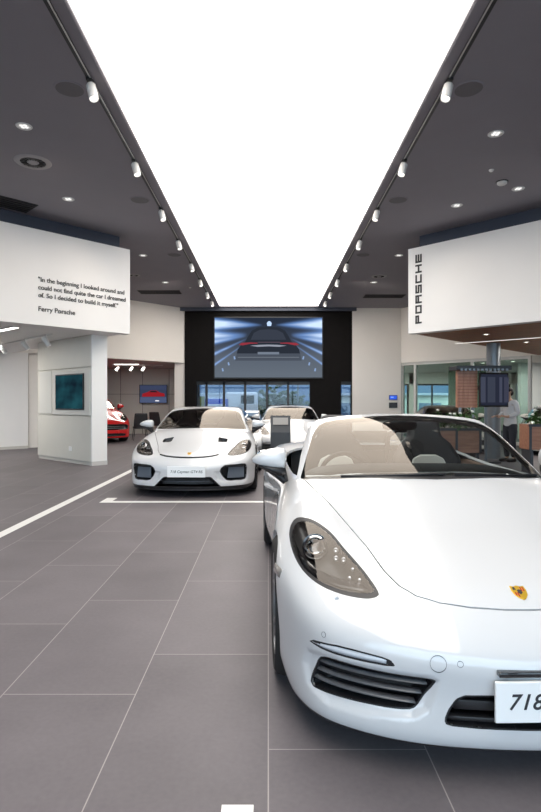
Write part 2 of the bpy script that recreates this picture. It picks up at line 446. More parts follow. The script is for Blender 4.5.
def make_wheel(side, y, t, alloy, r=.33, x=.785):
    w = thing('wheel', None, None, (side*x, y, r)); w.parent = t
    M = roty(side*PI/2)                                          # local z points outward
    Geo().lathe([(.235, -.11), (.30, -.118), (.322, -.10), (r, -.07), (r, .07), (.322, .10), (.30, .118), (.243, .112), (.236, .09), (.236, -.09)], 56, M, closed=True).build('tyre', RUBBER, w, smooth=True)
    g = Geo().lathe([(.236, -.10), (.243, .108), (.237, .112), (.222, .10), (.215, .06), (.21, -.10)], 48, M, closed=True)
    for k in range(5):
        for d in (-.16, .16):
            a = 2*PI*k/5+d; ca, sa = math.cos(a), math.sin(a); b = 2*PI*k/5+d*.55
            g.tube([M @ Vector((.045*math.cos(b), .045*math.sin(b), .075)), M @ Vector((.13*math.cos(a*.5+b*.5), .13*math.sin(a*.5+b*.5), .085)), M @ Vector((.226*ca, .226*sa, .10))], [.016, .013, .013], 8)
    g.lathe([(0.001, .10), (.04, .098), (.055, .085), (.06, .05), (0.001, .05)], 24, M)
    g.build('rim', alloy, w, smooth=True)
    Geo().lathe([(.06, -.01), (.17, -.01), (.17, .02), (.06, .02)], 36, M, closed=True).build('brake_disc', STEEL, w, smooth=True)
    return w

def make_mirror(s, t, paint):
    m = thing('door_mirror', None, None); m.parent = t
    # cap: blunt towards the car, tapering to a rounded tip; sections are superellipses
    def cap(sec, nm, m_):
        rows = []
        for xx, yc, ry, zt, zb in sec:
            row = []
            for k in range(25):
                a = 2*PI*k/24; c, q = math.cos(a), math.sin(a); zc, rz_ = (zt+zb)/2, (zt-zb)/2
                row.append((s*xx, yc+ry*math.copysign(abs(c)**.8, c), zc+rz_*math.copysign(abs(q)**.8, q)))
            rows.append(row)
        Geo().sheet(rows).build(nm, m_, m, smooth=True)
    cap([(.800, 1.575, .001, .985, .984), (.801, 1.575, .055, 1.024, .930), (.815, 1.573, .074, 1.040, .914), (.850, 1.57, .080, 1.044, .914), (.900, 1.565, .078, 1.038, .922), (.950, 1.562, .068, 1.022, .934), (.985, 1.562, .052, 1.003, .946), (1.005, 1.563, .030, .986, .955), (1.012, 1.564, .001, .971, .970)], 'mirror_cap', paint)
    cap([(.805, 1.58, .001, .93, .929), (.806, 1.575, .05, .940, .880), (.83, 1.572, .072, .94, .872), (.88, 1.568, .074, .94, .890), (.94, 1.566, .062, .946, .918), (.985, 1.57, .03, .955, .945), (.995, 1.57, .001, .951, .950)], 'mirror_base', BLACKP)
    g = Geo()
    g.tube([(s*.965, 1.57, .938), (s*.90, 1.572, .908), (s*.855, 1.576, .876), (s*.805, 1.58, .832)], [.012, .020, .020, .018], 8)
    g.tube([(s*.825, 1.572, .920), (s*.812, 1.578, .88), (s*.80, 1.585, .836)], [.022, .018, .016], 8)
    g.build('mirror_arm', BLACKP, m, smooth=True)
    g = Geo().ball((s*.895, 1.642, .983), (.17, .02, .085), 24, 10, .6); g.build('mirror_glass', CHROME, m, smooth=True)
    return m

def make_seat(s, t, insert):
    st = thing('seat', None, None); st.parent = t; x = s*.36
    g = Geo().ball((x, 2.27, .50), (.50, .54, .20), 28, 14, .55); g.build('seat_cushion', LEATHER, st, smooth=True)
    M = rotx(R(-17))
    prof = [(-.25, 0), (-.27, .20), (-.265, .38), (-.20, .50), (-.13, .56), (-.125, .68), (-.09, .735), (.09, .735), (.125, .68), (.13, .56), (.20, .50), (.265, .38), (.27, .20), (.25, 0)]
    g = Geo().prism(prof, .11, tr(x, 2.45, .50) @ M @ rotx(PI/2)); g.build('seat_back', LEATHER, st, bevel=.04, seg=4, smooth=True)
    g = Geo().prism([(-.15, .08), (-.16, .30), (-.12, .40), (-.06, .43), (.06, .43), (.12, .40), (.16, .30), (.15, .08)], .03, tr(x, 2.355, .50) @ M @ rotx(PI/2))
    g.build('seat_insert', insert, st, bevel=.012, smooth=True)
    return st

def make_car(kind, res, paint, name, label, cat, loc, rz, sx=1, sz=1, alloy=None, roofm=None, detail=True, group=None):
    t = thing(name, label, cat, (loc[0], loc[1], 0), rz, group); t.scale = (sx, 1, sz)
    alloy = alloy or ALLOY; coupe = kind != 'open'; gt = kind == 'track'
    f = f_coupe if coupe else f_body
    def fgrid(ax):
        X, Y, Z = ax[0][:, None, None], ax[1][None, :, None], ax[2][None, None, :]
        zt = ztop(X[:, :, 0], Y[:, :, 0])[:, :, None]
        b = f_body(X, Y, Z, zt)
        return smin(b, f_cab(X, Y, Z), .03) if coupe else b
    M = make_surface(fgrid, f, (-1.0, -.08, .06), (1.0, 4.48, 1.34 if coupe else 1.06), res)
    def xyz(): V = M[0]; return V[:, 0], V[:, 1], V[:, 2]
    def cut(d):
        nonlocal M
        a, M = clip(M, d); return a
    # underside / lip
    x, y, z = xyz(); lip = cut(z-(.165 if gt else .136)); np_obj('lower_lip', lip, BLACKP, t)
    if gt:
        Geo().prism([(-.79, .34), (-.70, .20), (-.47, .085), (-.25, .035), (0, .015), (.25, .035), (.47, .085), (.70, .20), (.79, .34), (.80, .55), (-.80, .55)], .02, tr(0, 0, .108)).build('front_splitter', BLACKP, t, bevel=.005)
    # wheel openings
    for yc in (.92, 3.395):
        x, y, z = xyz(); d = np.hypot(y-yc, z-.325)-.355; d = np.where(np.abs(x) > .5, d, np.maximum(d, .05)); cut(d)
        for s in (-1, 1):
            g = Geo(); n = 28
            for k in range(n): pass
            ring = lambda rr, xx: [(xx, yc+rr*math.cos(R(-25+230*k/n)), .325+rr*math.sin(R(-25+230*k/n))) for k in range(n+1)]
            g.sheet([ring(.358, s*.865), ring(.358, s*.60), ring(.02, s*.60)]); g.build('arch_liner', BLACKP, t, smooth=True)
            make_wheel(s, yc, t, alloy)
    # bonnet
    def hoodf(poly, zmin=.5):
        x, y, z = xyz(); return np.where((z > zmin) & (y < 1.75), sdf(poly, x, y), .5)
    if detail:
        piece = cut(hoodf(P_HOOD)); V = piece[0]; hm, gap = clip(piece, sdf(P_HOOD, V[:, 0], V[:, 1])+.006)
        if gt:
            for s in (-1, 1):
                V = hm[0]; pp = [(s*a, b) for a, b in P_DUCT]; du, hm = clip(hm, sdf(pp, V[:, 0], V[:, 1]))
                V = du[0]; np_obj('bonnet_duct', bowl(du, sdf(pp, V[:, 0], V[:, 1]), .05, .03), BLACKP, t)
        np_obj('bonnet', hm, paint, t, rim=.02)
        V, N, T = gap; np_obj('bonnet_gap', (V-N*.012, N, T), SEAL, t)
        if gt:                                                   # dark slot under the leading edge
            pts = []
            for xx in np.linspace(-.40, .40, 33):
                yy = float(np.interp(abs(xx), [0, .092, .211, .317, .392, .437], [.149, .151, .163, .187, .227, .293]))-.012
                pts.append((xx, yy, float(ztop(np.array([xx]), np.array([yy]))[0])-.002))
            Geo().tube(pts, .014, 8).build('bonnet_lip_seal', SEAL, t, smooth=True)
    # cowl under the windscreen
    x, y, z = xyz()
    if not coupe: np_obj('windscreen_cowl', cut(hoodf(P_COWL)), BLACKP, t, rim=.01)
    # lamps
    x, y, z = xyz(); d = np.where((y < 1.1) & (z > .5), sdf(P_HEAD, np.abs(x), z), .5); piece = cut(d)
    for s, hp in zip((-1, 1), halves(piece)):
        h = thing('headlight', None, None); h.parent = t
        V = hp[0]; dd = sdf(P_HEAD, np.abs(V[:, 0]), V[:, 2]); core, ring = clip(hp, dd+.011); np_obj('lamp_seal', ring, SEAL, h)
        V = core[0]; dc = sdf(P_HEAD, np.abs(V[:, 0]), V[:, 2])+.011
        np_obj('lamp_housing', bowl(core, dc, .075, .05), LAMPIN, h)
        np_obj('lamp_cover', core, GLASSL, h)
        if res < .03:
            # a dark inner bezel that follows the outer edge, the projector and the four light points
            px_, pz_ = s*.728, .684; py_ = ysurf(px_, pz_)+.045
            fwd = (nsurf(px_, ysurf(px_, pz_), pz_)+Vector((0, -1.3, .1))).normalized(); A = aim((px_, py_, pz_), fwd)
            Geo().lathe([(.052, -.05), (.058, -.02), (.056, .004), (.045, .0), (.040, -.05)], 36, A, closed=True).build('projector_shroud', LAMPDK, h, smooth=True)
            Geo().lathe([(.040, -.012), (.047, -.004), (.047, .006), (.041, .009), (.036, .0)], 36, A, closed=True).build('projector_ring', CHROME, h, smooth=True)
            Geo().ball((0, 0, 0), (.072, .072, .034), 28, 14, 1, A).build('projector_lens', GLASSL, h, smooth=True)
            Geo().lathe([(.001, -.045), (.034, -.045), (.036, -.01), (.034, -.008), (.030, -.03), (.001, -.036)], 24, A).build('projector_bowl', LAMPDK, h, smooth=True)
            for dx, dz in ((-.018, .008), (.012, .012), (-.012, -.014), (.018, -.010)):
                qx, qz = s*(.632+dx), .668+dz; q = ysurf(qx, qz)+.03; B = aim((qx, q, qz), fwd)
                Geo().lathe([(.001, -.008), (.010, -.008), (.011, .004), (.007, .006), (.001, .004)], 18, B).build('light_point', ALLOY, h, smooth=True)
            for dx, dz in ((.592, .632), (.612, .610), (.575, .607)):
                q = ysurf(s*dx, dz)+.022; B = aim((s*dx, q, dz), fwd)
                Geo().lathe([(.001, -.006), (.006, -.006), (.007, .002), (.001, .004)], 16, B).build('reflector_dot', ALLOY, h, smooth=True)
            # black blade along the lower outer edge
            low = [(.800, .640), (.785, .618), (.735, .598), (.660, .586), (.590, .584), (.545, .588)]
            up = [(.812, .690), (.790, .650), (.738, .622), (.665, .606), (.600, .600), (.550, .600)]
            rows = []
            for a, b in zip(low, up): rows.append([(s*(a[0]*(1-q)+b[0]*q), ysurf(s*(a[0]*(1-q)+b[0]*q), a[1]*(1-q)+b[1]*q)+.010+.022*q, a[1]*(1-q)+b[1]*q) for q in (0, .33, .66, 1)])
            Geo().sheet(rows).build('lamp_blade', LAMPDK, h, smooth=True, solid=.004)
    # front openings
    def front(poly, zmax=.55):
        x, y, z = xyz(); return np.where((y < .5) & (z < zmax), sdf(poly, np.abs(x), z), .5)
    def pocket(poly, nm, depth, both=True, m=None):
        piece = cut(front(poly)); out = []
        for s, hp in zip((-1, 1), halves(piece)) if both else [(0, piece)]:
            p = thing(nm, None, None); p.parent = t; V = hp[0]; dd = sdf(poly, np.abs(V[:, 0]), V[:, 2])
            core, ring = clip(hp, dd+.006); np_obj('opening_rim', ring, SEAL, p)
            V = core[0]; np_obj('opening_pocket', bowl(core, sdf(poly, np.abs(V[:, 0]), V[:, 2])+.006, depth, .02), m or BLACKP, p); out.append((s, p))
        return out
    def slat(p, s, pts, m, hgt=.011, dep=.03, nm='grille_slat'):
        rows = []
        for xx, zz in pts:
            yy = ysurf(xx, zz)+.008
            rows.append([(xx, yy+dep, zz-hgt/2+.006), (xx, yy, zz-hgt/2), (xx, yy-.002, zz), (xx, yy, zz+hgt/2), (xx, yy+dep, zz+hgt/2+.006)])
        Geo().sheet(rows).build(nm, m, p, smooth=True, solid=.002)
    if gt:
        for s, p in pocket(P_GTIN, 'side_intake', .12):
            g = Geo()
            for xx, zz in ((.50, .36),): pass
            yy = ysurf(s*.62, .34)+.06
            g.prism([(-.12, -.08), (.13, -.08), (.13, .07), (-.10, .07)], .01, tr(s*.63, yy+.02, .345) @ rotz(s*R(28)) @ rotx(PI/2)); g.build('radiator_mesh', mat('radiator_grey', (.13, .15, .18), .5), p)
            slat(p, s, [(s*q, .435) for q in np.linspace(.50, .755, 9)], BLACKP, .02, .05, 'intake_blade')
        for s, p in pocket(P_GTMID, 'centre_intake', .10, False):
            slat(p, 0, [(q, .235) for q in np.linspace(-.36, .36, 13)], DARKALLOY, .014)
    elif kind == 'suv':
        for s, p in pocket(P_BAND, 'front_grille', .06, False, GLOSSB):
            for zz in (.385, .43): slat(p, 0, [(q, zz) for q in np.linspace(-.62, .62, 15)], SLAT, .010)
        for s, p in pocket(P_LOWER, 'lower_intake', .05, False): pass
    else:
        for s, p in pocket(P_SIDE, 'side_grille', .09):
            for zz, a, b in ((.338, .395, .748), (.302, .412, .760), (.266, .432, .770)):
                slat(p, s, [(s*q, zz) for q in np.linspace(a, b, 14)], SLAT, .006, .020)
        for s, p in pocket(P_DRL, 'daytime_light', .02, m=LAMPDK):
            rows = []
            for q in np.linspace(.535, .775, 13):
                zl = .402+.004*(.7-q)+.004*max(0, q-.70)/.075; zu = .427-.016*max(0, q-.70)/.075
                rows.append([(s*q, ysurf(s*q, zl)+.004, zl), (s*q, ysurf(s*q, (zl+zu)/2)+.001, (zl+zu)/2), (s*q, ysurf(s*q, zu)+.004, zu)])
            Geo().sheet(rows).build('light_strip', LED, p, smooth=True, solid=.003)
        for s, p in pocket(P_MID, 'centre_grille', .09, False):
            slat(p, 0, [(q, .285) for q in np.linspace(-.315, .315, 15)], BLACKP, .03, .05)
            slat(p, 0, [(q, .238) for q in np.linspace(-.335, .335, 15)], BLACKP, .012, .04)
    # glass of the coupe
    if coupe:
        x, y, z = xyz(); d = np.where((y < 2.35) & (z > .845) & (y > .9), np.maximum(np.maximum(sdf(P_GLASS, x, z), 1.225+.45*x*x-y), y-2.02), .5)
        piece = cut(d); np_obj('windscreen', piece, GLASSW, t)
        x, y, z = xyz(); d = np.where(np.abs(x) > .35, sdf(P_SWIN, y, z), .5); piece = cut(d)
        for hp in halves(piece): np_obj('side_window', hp, GLASSS, t)
        x, y, z = xyz(); d = np.where((y > 2.9) & (z > .98), np.maximum(np.abs(x)-.42+.1*(y-3), np.maximum(3.02-y, y-3.62)), .5); piece = cut(d)
        np_obj('rear_window', piece, GLASSS, t)
        if roofm is not None:
            x, y, z = xyz(); piece = cut(np.where(z > .93, .93-z, .5)); np_obj('roof', piece, roofm, t)
        Geo().box((0, 2.2, .40), (1.40, 2.4, .30)).box((0, 3.0, .72), (1.36, .9, .40)).build('cabin_tub', LEATHER, t, bevel=.04)
    else:
        x, y, z = xyz(); cut(np.where(z > .55, sdf(rounded(P_OPEN, 2), x, y), .5))
    # doors
    x, y, z = xyz(); d = np.where((np.abs(x) > .55), sdf(P_DOOR, y, np.minimum(z, .94)), .5)
    if coupe: d = np.where(z < .93, d, .5)
    if detail:
        piece = cut(d)
        for s, hp in zip((-1, 1), halves(piece)):
            V = hp[0]; dd = sdf(P_DOOR, V[:, 1], np.minimum(V[:, 2], .94)); dp, gap = clip(hp, dd+.004); np_obj('door', dp, paint, t, rim=.02)
            V, N, T = gap; np_obj('door_gap', (V-N*.012, N, T), SEAL, t)
    np_obj('body_shell', M, paint, t, rim=.018)
    for s in (-1, 1): make_mirror(s, t, paint)
    # interior
    g = Geo().ball((0, 1.62, .80), (1.38, .62, .25), 32, 14, .5); g.build('dashboard', LEATHER, t, smooth=True)
    if res < .03:
        for s in (-1, 1): make_seat(s, t, CREAM if kind == 'open' else LEATHER)
        sw = thing('steering_wheel', None, None, (-.36, 1.98, .80)); sw.parent = t; A = rotx(R(66))
        Geo().tube([A @ Vector((.18*math.cos(2*PI*k/40), .18*math.sin(2*PI*k/40), 0)) for k in range(40)], .016, 10, closed=True).build('wheel_rim', LEATHER, sw, smooth=True)
        g = Geo().ball((0, -.01, 0), (.13, .05, .11), 20, 10, .8)
        for a in (90+90, 0, 270): g.tube([(0, 0, 0), A @ Vector((.172*math.cos(R(a)), .172*math.sin(R(a)), 0))], .013, 8)
        g.tube([(0, 0, 0), (0, -.22, -.09)], .03, 10); g.build('wheel_hub', LEATHER, sw, smooth=True)
    if not coupe:
        Geo().box((0, 2.1, .30), (1.44, 1.75, .04)).box((0, 2.92, .60), (1.36, .04, .64)).box((0, 1.40, .52), (1.30, .04, .48)).build('cabin_floor', LEATHER, t)
        for s in (-1, 1):
            g = Geo().prism([(1.50, .30), (2.84, .30), (2.82, .85), (2.6, .862), (1.62, .84), (1.52, .79)], .05, tr(s*.764-.025, 0, 0) @ Matrix(((0, 0, 1, 0), (1, 0, 0, 0), (0, 1, 0, 0), (0, 0, 0, 1))))
            g.build('door_card', BROWNT, t, bevel=.012)
            g = Geo(); g.tube([(s*.53, 2.93, .80), (s*.52, 2.91, 1.03), (s*.45, 2.90, 1.09), (s*.22, 2.90, 1.09), (s*.15, 2.91, 1.03), (s*.14, 2.93, .80)], .03, 12); g.build('roll_hoop', GLOSSB, t, smooth=True)
        Geo().box((0, 2.91, .99), (.30, .008, .18)).build('wind_deflector', GLASSS, t)
        Geo().box((0, 2.1, .55), (.22, 1.2, .30)).build('centre_console', LEATHER, t, bevel=.04)
        # windscreen and its frame
        C = make_surface(lambda ax: f_cab(ax[0][:, None, None], ax[1][None, :, None], ax[2][None, None, :]), f_cab, (-.9, .9, .78), (.9, 2.5, 1.32), .014)
        V = C[0]; C = clip(C, np.maximum(np.maximum(sdf(P_FRAME, V[:, 0], V[:, 2]), V[:, 1]-2.06), V[:, 1]-1.58-1.65*(V[:, 2]-.9)))[0]
        V = C[0]; C = clip(C, f_body(V[:, 0], V[:, 1], V[:, 2]+.012)*-1)[0]
        V = C[0]; gl, fr = clip(C, sdf(P_GLASS, V[:, 0], V[:, 2])); np_obj('windscreen', gl, GLASSW, t)
        np_obj('windscreen_frame', fr, paint, t, rim=.035)
        V = gl[0]; band = clip(gl, -(sdf(P_GLASS, V[:, 0], V[:, 2])+.016))[0]; V, N, T = band; np_obj('glass_border', (V-N*.004, N, T), SEAL, t)
        Geo().ball((0, 1.94, 1.165), (.24, .05, .07), 20, 10, .6).build('rear_view_mirror', BLACKP, t, smooth=True)
        for s, x0 in ((1, -.50), (1, .12)):
            pts = [(x0+q, 1.205+.42*(x0+q)**2*1.0+.02, .925-.05*abs(x0+q)) for q in np.linspace(0, .56, 9)]
            Geo().tube(pts, .008, 6).build('wiper', BLACKP, t, smooth=True)
    if gt:                                                       # rear wing on two uprights
        Geo().prism([(-.0, 0), (.12, .028), (.26, .030), (.27, .022), (.12, .006)], 1.62, tr(-.81, 4.0, 1.13) @ Matrix(((0, 0, 1, 0), (1, 0, 0, 0), (0, 1, 0, 0), (0, 0, 0, 1)))).build('rear_wing', paint, t, bevel=.004)
        for s in (-1, 1):
            Geo().tube([(s*.40, 3.85, .86), (s*.40, 3.90, 1.12), (s*.40, 4.0, 1.20), (s*.40, 4.12, 1.17)], .02, 8).build('wing_strut', BLACKP, t, smooth=True)
            Geo().box((s*.815, 4.13, 1.11), (.012, .30, .12)).build('wing_end_plate', paint, t, bevel=.004)
    if detail and res < .03:
        # crest
        by = .222; bz = float(ztop(np.array([0.]), np.array([by]))[0]); n = nsurf(0, by, bz); A = aim((0, by, bz), n, Vector((0, .5, 1)))
        k = 1.0; sh = [(-.026, .034), (-.013, .030), (0, .036), (.013, .030), (.026, .034), (.029, .010), (.024, -.014), (.012, -.030), (0, -.038), (-.012, -.030), (-.024, -.014), (-.029, .010)]
        c = thing('bonnet_crest', None, None); c.parent = t
        Geo().prism(sh, .004, A @ tr(0, 0, -.001)).build('crest_plate', GOLD, c, bevel=.001, smooth=False)
        g = Geo()
        for q in (.010, .018): g.prism([(q-.0025, .004), (q+.0025, .004), (q+.002, .026), (q-.002, .026)], .0012, A @ tr(0, 0, .0028)); g.prism([(-q-.0025, -.022+.006*(q > .015)), (-q+.0025, -.024+.006*(q > .015)), (-q+.0025, -.002), (-q-.0025, -.002)], .0012, A @ tr(0, 0, .0028))
        g.build('crest_red_bars', BADGER, c)
        g = Geo().prism([(-.008, .010), (0, .013), (.008, .010), (.008, -.004), (0, -.012), (-.008, -.004)], .0016, A @ tr(0, 0, .003)); g.prism([(-.021, .012), (-.010, .012), (-.012, .026), (-.020, .026)], .0010, A @ tr(0, 0, .0028))
        g.build('crest_dark_marks', INK, c)
    if kind == 'open':
        # bumper furniture
        for s in (-1, 1):
            for nm, xx, zz, r, m in (('parking_sensor', .297, .429, .0095, SEAL), ('parking_sensor', .738, .454, .009, SEAL)):
                A = aim((s*xx, ysurf(s*xx, zz), zz), nsurf(s*xx, ysurf(s*xx, zz), zz)); p = thing(nm, None, None); p.parent = t
                Geo().lathe([(r, -.004), (r+.0012, -.004), (r+.0012, .0007), (r, .0007)], 28, A, closed=True).build('sensor_ring', SEAL, p, smooth=True)
                Geo().lathe([(.0005, -.003), (r-.001, -.003), (r-.001, .0012), (.0005, .0014)], 24, A).build('sensor_face', paint, p, smooth=True)
            xx, yy, zz = s*.678, .305, .560; yy = ysurf(xx, zz); A = aim((xx, yy, zz), nsurf(xx, yy, zz))
            Geo().box((xx, yy+.004, zz), (.018, .012, .016)).lathe([(.001, 0), (.006, 0), (.005, .01), (.001, .012)], 12, A @ tr(0, .004, 0)).build('washer_jet', paint, t, bevel=.002)
            rows = []
            for yy in np.linspace(.585, .70, 6):
                def xs(zz):
                    q = np.linspace(.5, 1, 1001); v = f_body(q, np.full_like(q, yy), np.full_like(q, zz)); return float(q[np.argmax(v > 0)])
                zc = .572+.0*(yy-.6); rows.append([(s*(xs(zc+k)+.0012), yy, zc+k) for k in (-.018, 0, .018)])
            Geo().sheet(rows).build('side_marker', AMBER, t, smooth=True, solid=.002)
        A = aim((-.369, ysurf(-.369, .426), .426), nsurf(-.369, ysurf(-.369, .426), .426)); r = .0265
        Geo().lathe([(r, -.004), (r+.0012, -.004), (r+.0012, .0006), (r, .0006)], 40, A, closed=True).build('tow_cover', SEAL, t, smooth=True)
        # sensor bar and plate
        Geo().box((.02, .004, .408), (.40, .03, .018)).build('plate_top_bar', GLOSSB, t, bevel=.004)
        p = thing('showroom_plate', None, None); p.parent = t
        Geo().box((.05, -.012, .322), (.494, .012, .136)).build('plate_board', PLATE, p, bevel=.003)
        text_obj('plate_lettering', '718 Boxster', .06, INK, tr(-.157, -.0195, .300) @ rotx(PI/2), p, width=.405, shear=.28, depth=.0008, spacing=1.1, fat=.0006)
        Geo().box((0, .03, .322), (.22, .05, .05)).build('plate_mount', BLACKP, p)
    if gt:
        p = thing('showroom_plate', None, None); p.parent = t
        Geo().box((0, -.036, .378), (.51, .012, .152)).build('plate_board', PLATE, p, bevel=.003)
        text_obj('plate_lettering', '718 Cayman GT4 RS', .06, INK, tr(-.215, -.0435, .362) @ rotx(PI/2), p, width=.43, shear=.2, depth=.0008, fat=.0004)
        Geo().box((0, .02, .378), (.22, .11, .05)).build('plate_mount', BLACKP, p)
    return t

# =============================================================== room materials
def floor_mat():
    m = bpy.data.materials.new('floor_tiles'); m.use_nodes = True; nt = m.node_tree; b = nt.nodes['Principled BSDF']; L = nt.links.new
    geo = nt.nodes.new('ShaderNodeNewGeometry'); sp = nt.nodes.new('ShaderNodeSeparateXYZ'); L(geo.outputs['Position'], sp.inputs[0])
    def M(op, a, b_=None, c=None):
        n = nt.nodes.new('ShaderNodeMath'); n.operation = op
        for i, q in enumerate((a, b_, c)):
            if q is None: continue
            if isinstance(q, (int, float)): n.inputs[i].default_value = q
            else: L(q, n.inputs[i])
        return n.outputs[0]
    u = M('DIVIDE', sp.outputs[0], .6); k = M('FLOOR', u); fu = M('FRACT', u)
    v = M('DIVIDE', M('SUBTRACT', M('SUBTRACT', sp.outputs[1], 2.11), M('MULTIPLY', k, .4)), 1.2); j = M('FLOOR', v); fv = M('FRACT', v)
    du = M('MULTIPLY', M('MINIMUM', fu, M('SUBTRACT', 1.0, fu)), .6); dv = M('MULTIPLY', M('MINIMUM', fv, M('SUBTRACT', 1.0, fv)), 1.2)
    line = M('LESS_THAN', M('MINIMUM', du, dv), .0024)
    cmb = nt.nodes.new('ShaderNodeCombineXYZ'); L(k, cmb.inputs[0]); L(j, cmb.inputs[1])
    wn = nt.nodes.new('ShaderNodeTexWhiteNoise'); L(cmb.outputs[0], wn.inputs['Vector'])
    nz = nt.nodes.new('ShaderNodeTexNoise'); nz.inputs['Scale'].default_value = 1.7; nz.inputs['Detail'].default_value = 8; L(geo.outputs['Position'], nz.inputs['Vector'])
    n2 = nt.nodes.new('ShaderNodeTexNoise'); n2.inputs['Scale'].default_value = 45; n2.inputs['Detail'].default_value = 3; L(geo.outputs['Position'], n2.inputs['Vector'])
    t = M('ADD', M('MULTIPLY', wn.outputs['Value'], .16), M('ADD', M('MULTIPLY', nz.outputs['Fac'], .62), M('MULTIPLY', n2.outputs['Fac'], .22)))
    cr = nt.nodes.new('ShaderNodeValToRGB'); cr.color_ramp.elements[0].position = .25; cr.color_ramp.elements[0].color = (.104, .094, .102, 1)
    cr.color_ramp.elements[1].position = .80; cr.color_ramp.elements[1].color = (.192, .174, .186, 1); L(t, cr.inputs[0])
    mx = nt.nodes.new('ShaderNodeMix'); mx.data_type = 'RGBA'; L(M('MULTIPLY', line, .8), mx.inputs[0]); L(cr.outputs[0], mx.inputs[6]); mx.inputs[7].default_value = (.38, .35, .34, 1)
    L(mx.outputs[2], b.inputs['Base Color'])
    L(M('ADD', .46, M('MULTIPLY', nz.outputs['Fac'], .16)), b.inputs['Roughness'])
    b.inputs['Specular IOR Level'].default_value = .27
    return m
FLOOR = floor_mat()
CEIL = mat('ceiling_paint', (.265, .25, .275), .85, noise=.05, nscale=2)
WHITE = mat('wall_white', (.84, .82, .80), .6, noise=.03, nscale=1.5)
CREAMW = mat('wall_cream', (.84, .80, .75), .65, noise=.03, nscale=1.5)
GREYP = mat('wall_grey_panel', (.55, .53, .49), .55, noise=.05, nscale=3)
BEIGEP = mat('display_beige', (.66, .64, .58), .5, noise=.04, nscale=3)
DARKB = mat('dark_wall', (.007, .006, .006), .8, noise=.3, nscale=4, spec=.15)
FASCIA = mat('fascia_blue_grey', (.07, .08, .11), .6)
FRAMED = mat('frame_dark', (.012, .013, .016), .4)
FRAMEW = mat('frame_white', (.62, .62, .60), .4)
METALG = mat('column_grey', (.22, .24, .26), .35, metal=.4, noise=.05, nscale=4)
LAMPW = mat('lamp_white', (.70, .69, .67), .4)
BLACK = mat('satin_black', (.012, .012, .013), .4)
LINEW = mat('line_white', (.80, .79, .77), .5, noise=.05, nscale=20)
INKW = mat('wall_ink', (.02, .02, .022), .5)
GL = glass('window_glass', (.92, .96, .95), 1.45)
GLT = glass('dimmed_window_glass', (.52, .58, .62), 1.45)  # tint added to dim the overbright view through the end wall
GLG = glass('partition_glass', (.72, .84, .80), 1.45)
CHARC = mat('charcoal', (.035, .037, .042), .45)
PAPER = mat('paper', (.34, .32, .30), .6)
def wood(name, c0, c1, scale, rough=.45, axis='X'):
    m = bpy.data.materials.new(name); m.use_nodes = True; nt = m.node_tree; b = nt.nodes['Principled BSDF']
    tc = nt.nodes.new('ShaderNodeTexCoord'); mp = nt.nodes.new('ShaderNodeMapping'); mp.inputs['Scale'].default_value = (scale*.12, scale, scale) if axis == 'X' else (scale, scale, scale*.12)
    nz = nt.nodes.new('ShaderNodeTexNoise'); nz.inputs['Scale'].default_value = 3; nz.inputs['Detail'].default_value = 8; nz.inputs['Distortion'].default_value = .6
    cr = nt.nodes.new('ShaderNodeValToRGB'); cr.color_ramp.elements[0].color = (*c0, 1); cr.color_ramp.elements[1].color = (*c1, 1); cr.color_ramp.elements[0].position = .35; cr.color_ramp.elements[1].position = .65
    nt.links.new(tc.outputs['Object'], mp.inputs[0]); nt.links.new(mp.outputs[0], nz.inputs['Vector']); nt.links.new(nz.outputs['Fac'], cr.inputs[0]); nt.links.new(cr.outputs[0], b.inputs['Base Color'])
    b.inputs['Roughness'].default_value = rough; return m
WOODC = wood('ceiling_timber', (.24, .080, .034), (.36, .13, .055), 6)
WOODP = wood('planter_timber', (.25, .11, .065), (.36, .17, .10), 8)
WOODT = wood('totem_timber', (.36, .16, .10), (.46, .22, .14), 8, axis='Z')
LEAF = mat('leaf_green', (.045, .13, .025), .45, noise=.5, nscale=9)
PETAL = mat('petal_white', (.75, .74, .68), .5)

HC = 4.8                                                         # ceiling height
def up(px, py, z=HC):
    """point on the ceiling (or any level above the eye) seen at a pixel"""
    Y = (z-EYE)*FPX/(VY-py); return (px-VX)/FPX*Y, Y

# =============================================================== the setting
struct('floor', Geo().box((0, 11.5, -.1), (25, 33, .2)), FLOOR)
PX0, PX1, PY0, PY1 = -1.762, 1.803, -3.6, 20.04
struct('ceiling', Geo().box((-7.2, 11.5, HC+.1), (10.876, 33, .2)).box((7.2, 11.5, HC+.1), (10.794, 33, .2)).box((0, 24.04, HC+.1), (3.6, 8, .2)).box((0, -4.3, HC+.1), (3.6, 1.4, .2)).box((0, 11, HC+.25), (4, 32, .1)), CEIL)
# side walls of the hall
struct('wall_left', Geo().box((-12.35, 11.5, 2.4), (.3, 33, 4.8)), WHITE)
struct('wall_right', Geo().box((12.35, 11.5, 2.4), (.3, 33, 4.8)), WHITE)
# glazed street front behind the camera
g = Geo()
for x in np.arange(-12, 12.1, 2.0): g.box((x, -4.8, 2.4), (.08, .14, 4.8))
for z in (.06, 2.6, 4.74): g.box((0, -4.8, z), (24, .14, .12))
struct('window_3', g, FRAMED); 
w3 = bpy.data.objects['window_3']; Geo().box((0, -4.8, 2.4), (23.9, .012, 4.7)).build('pane', GL, w3)
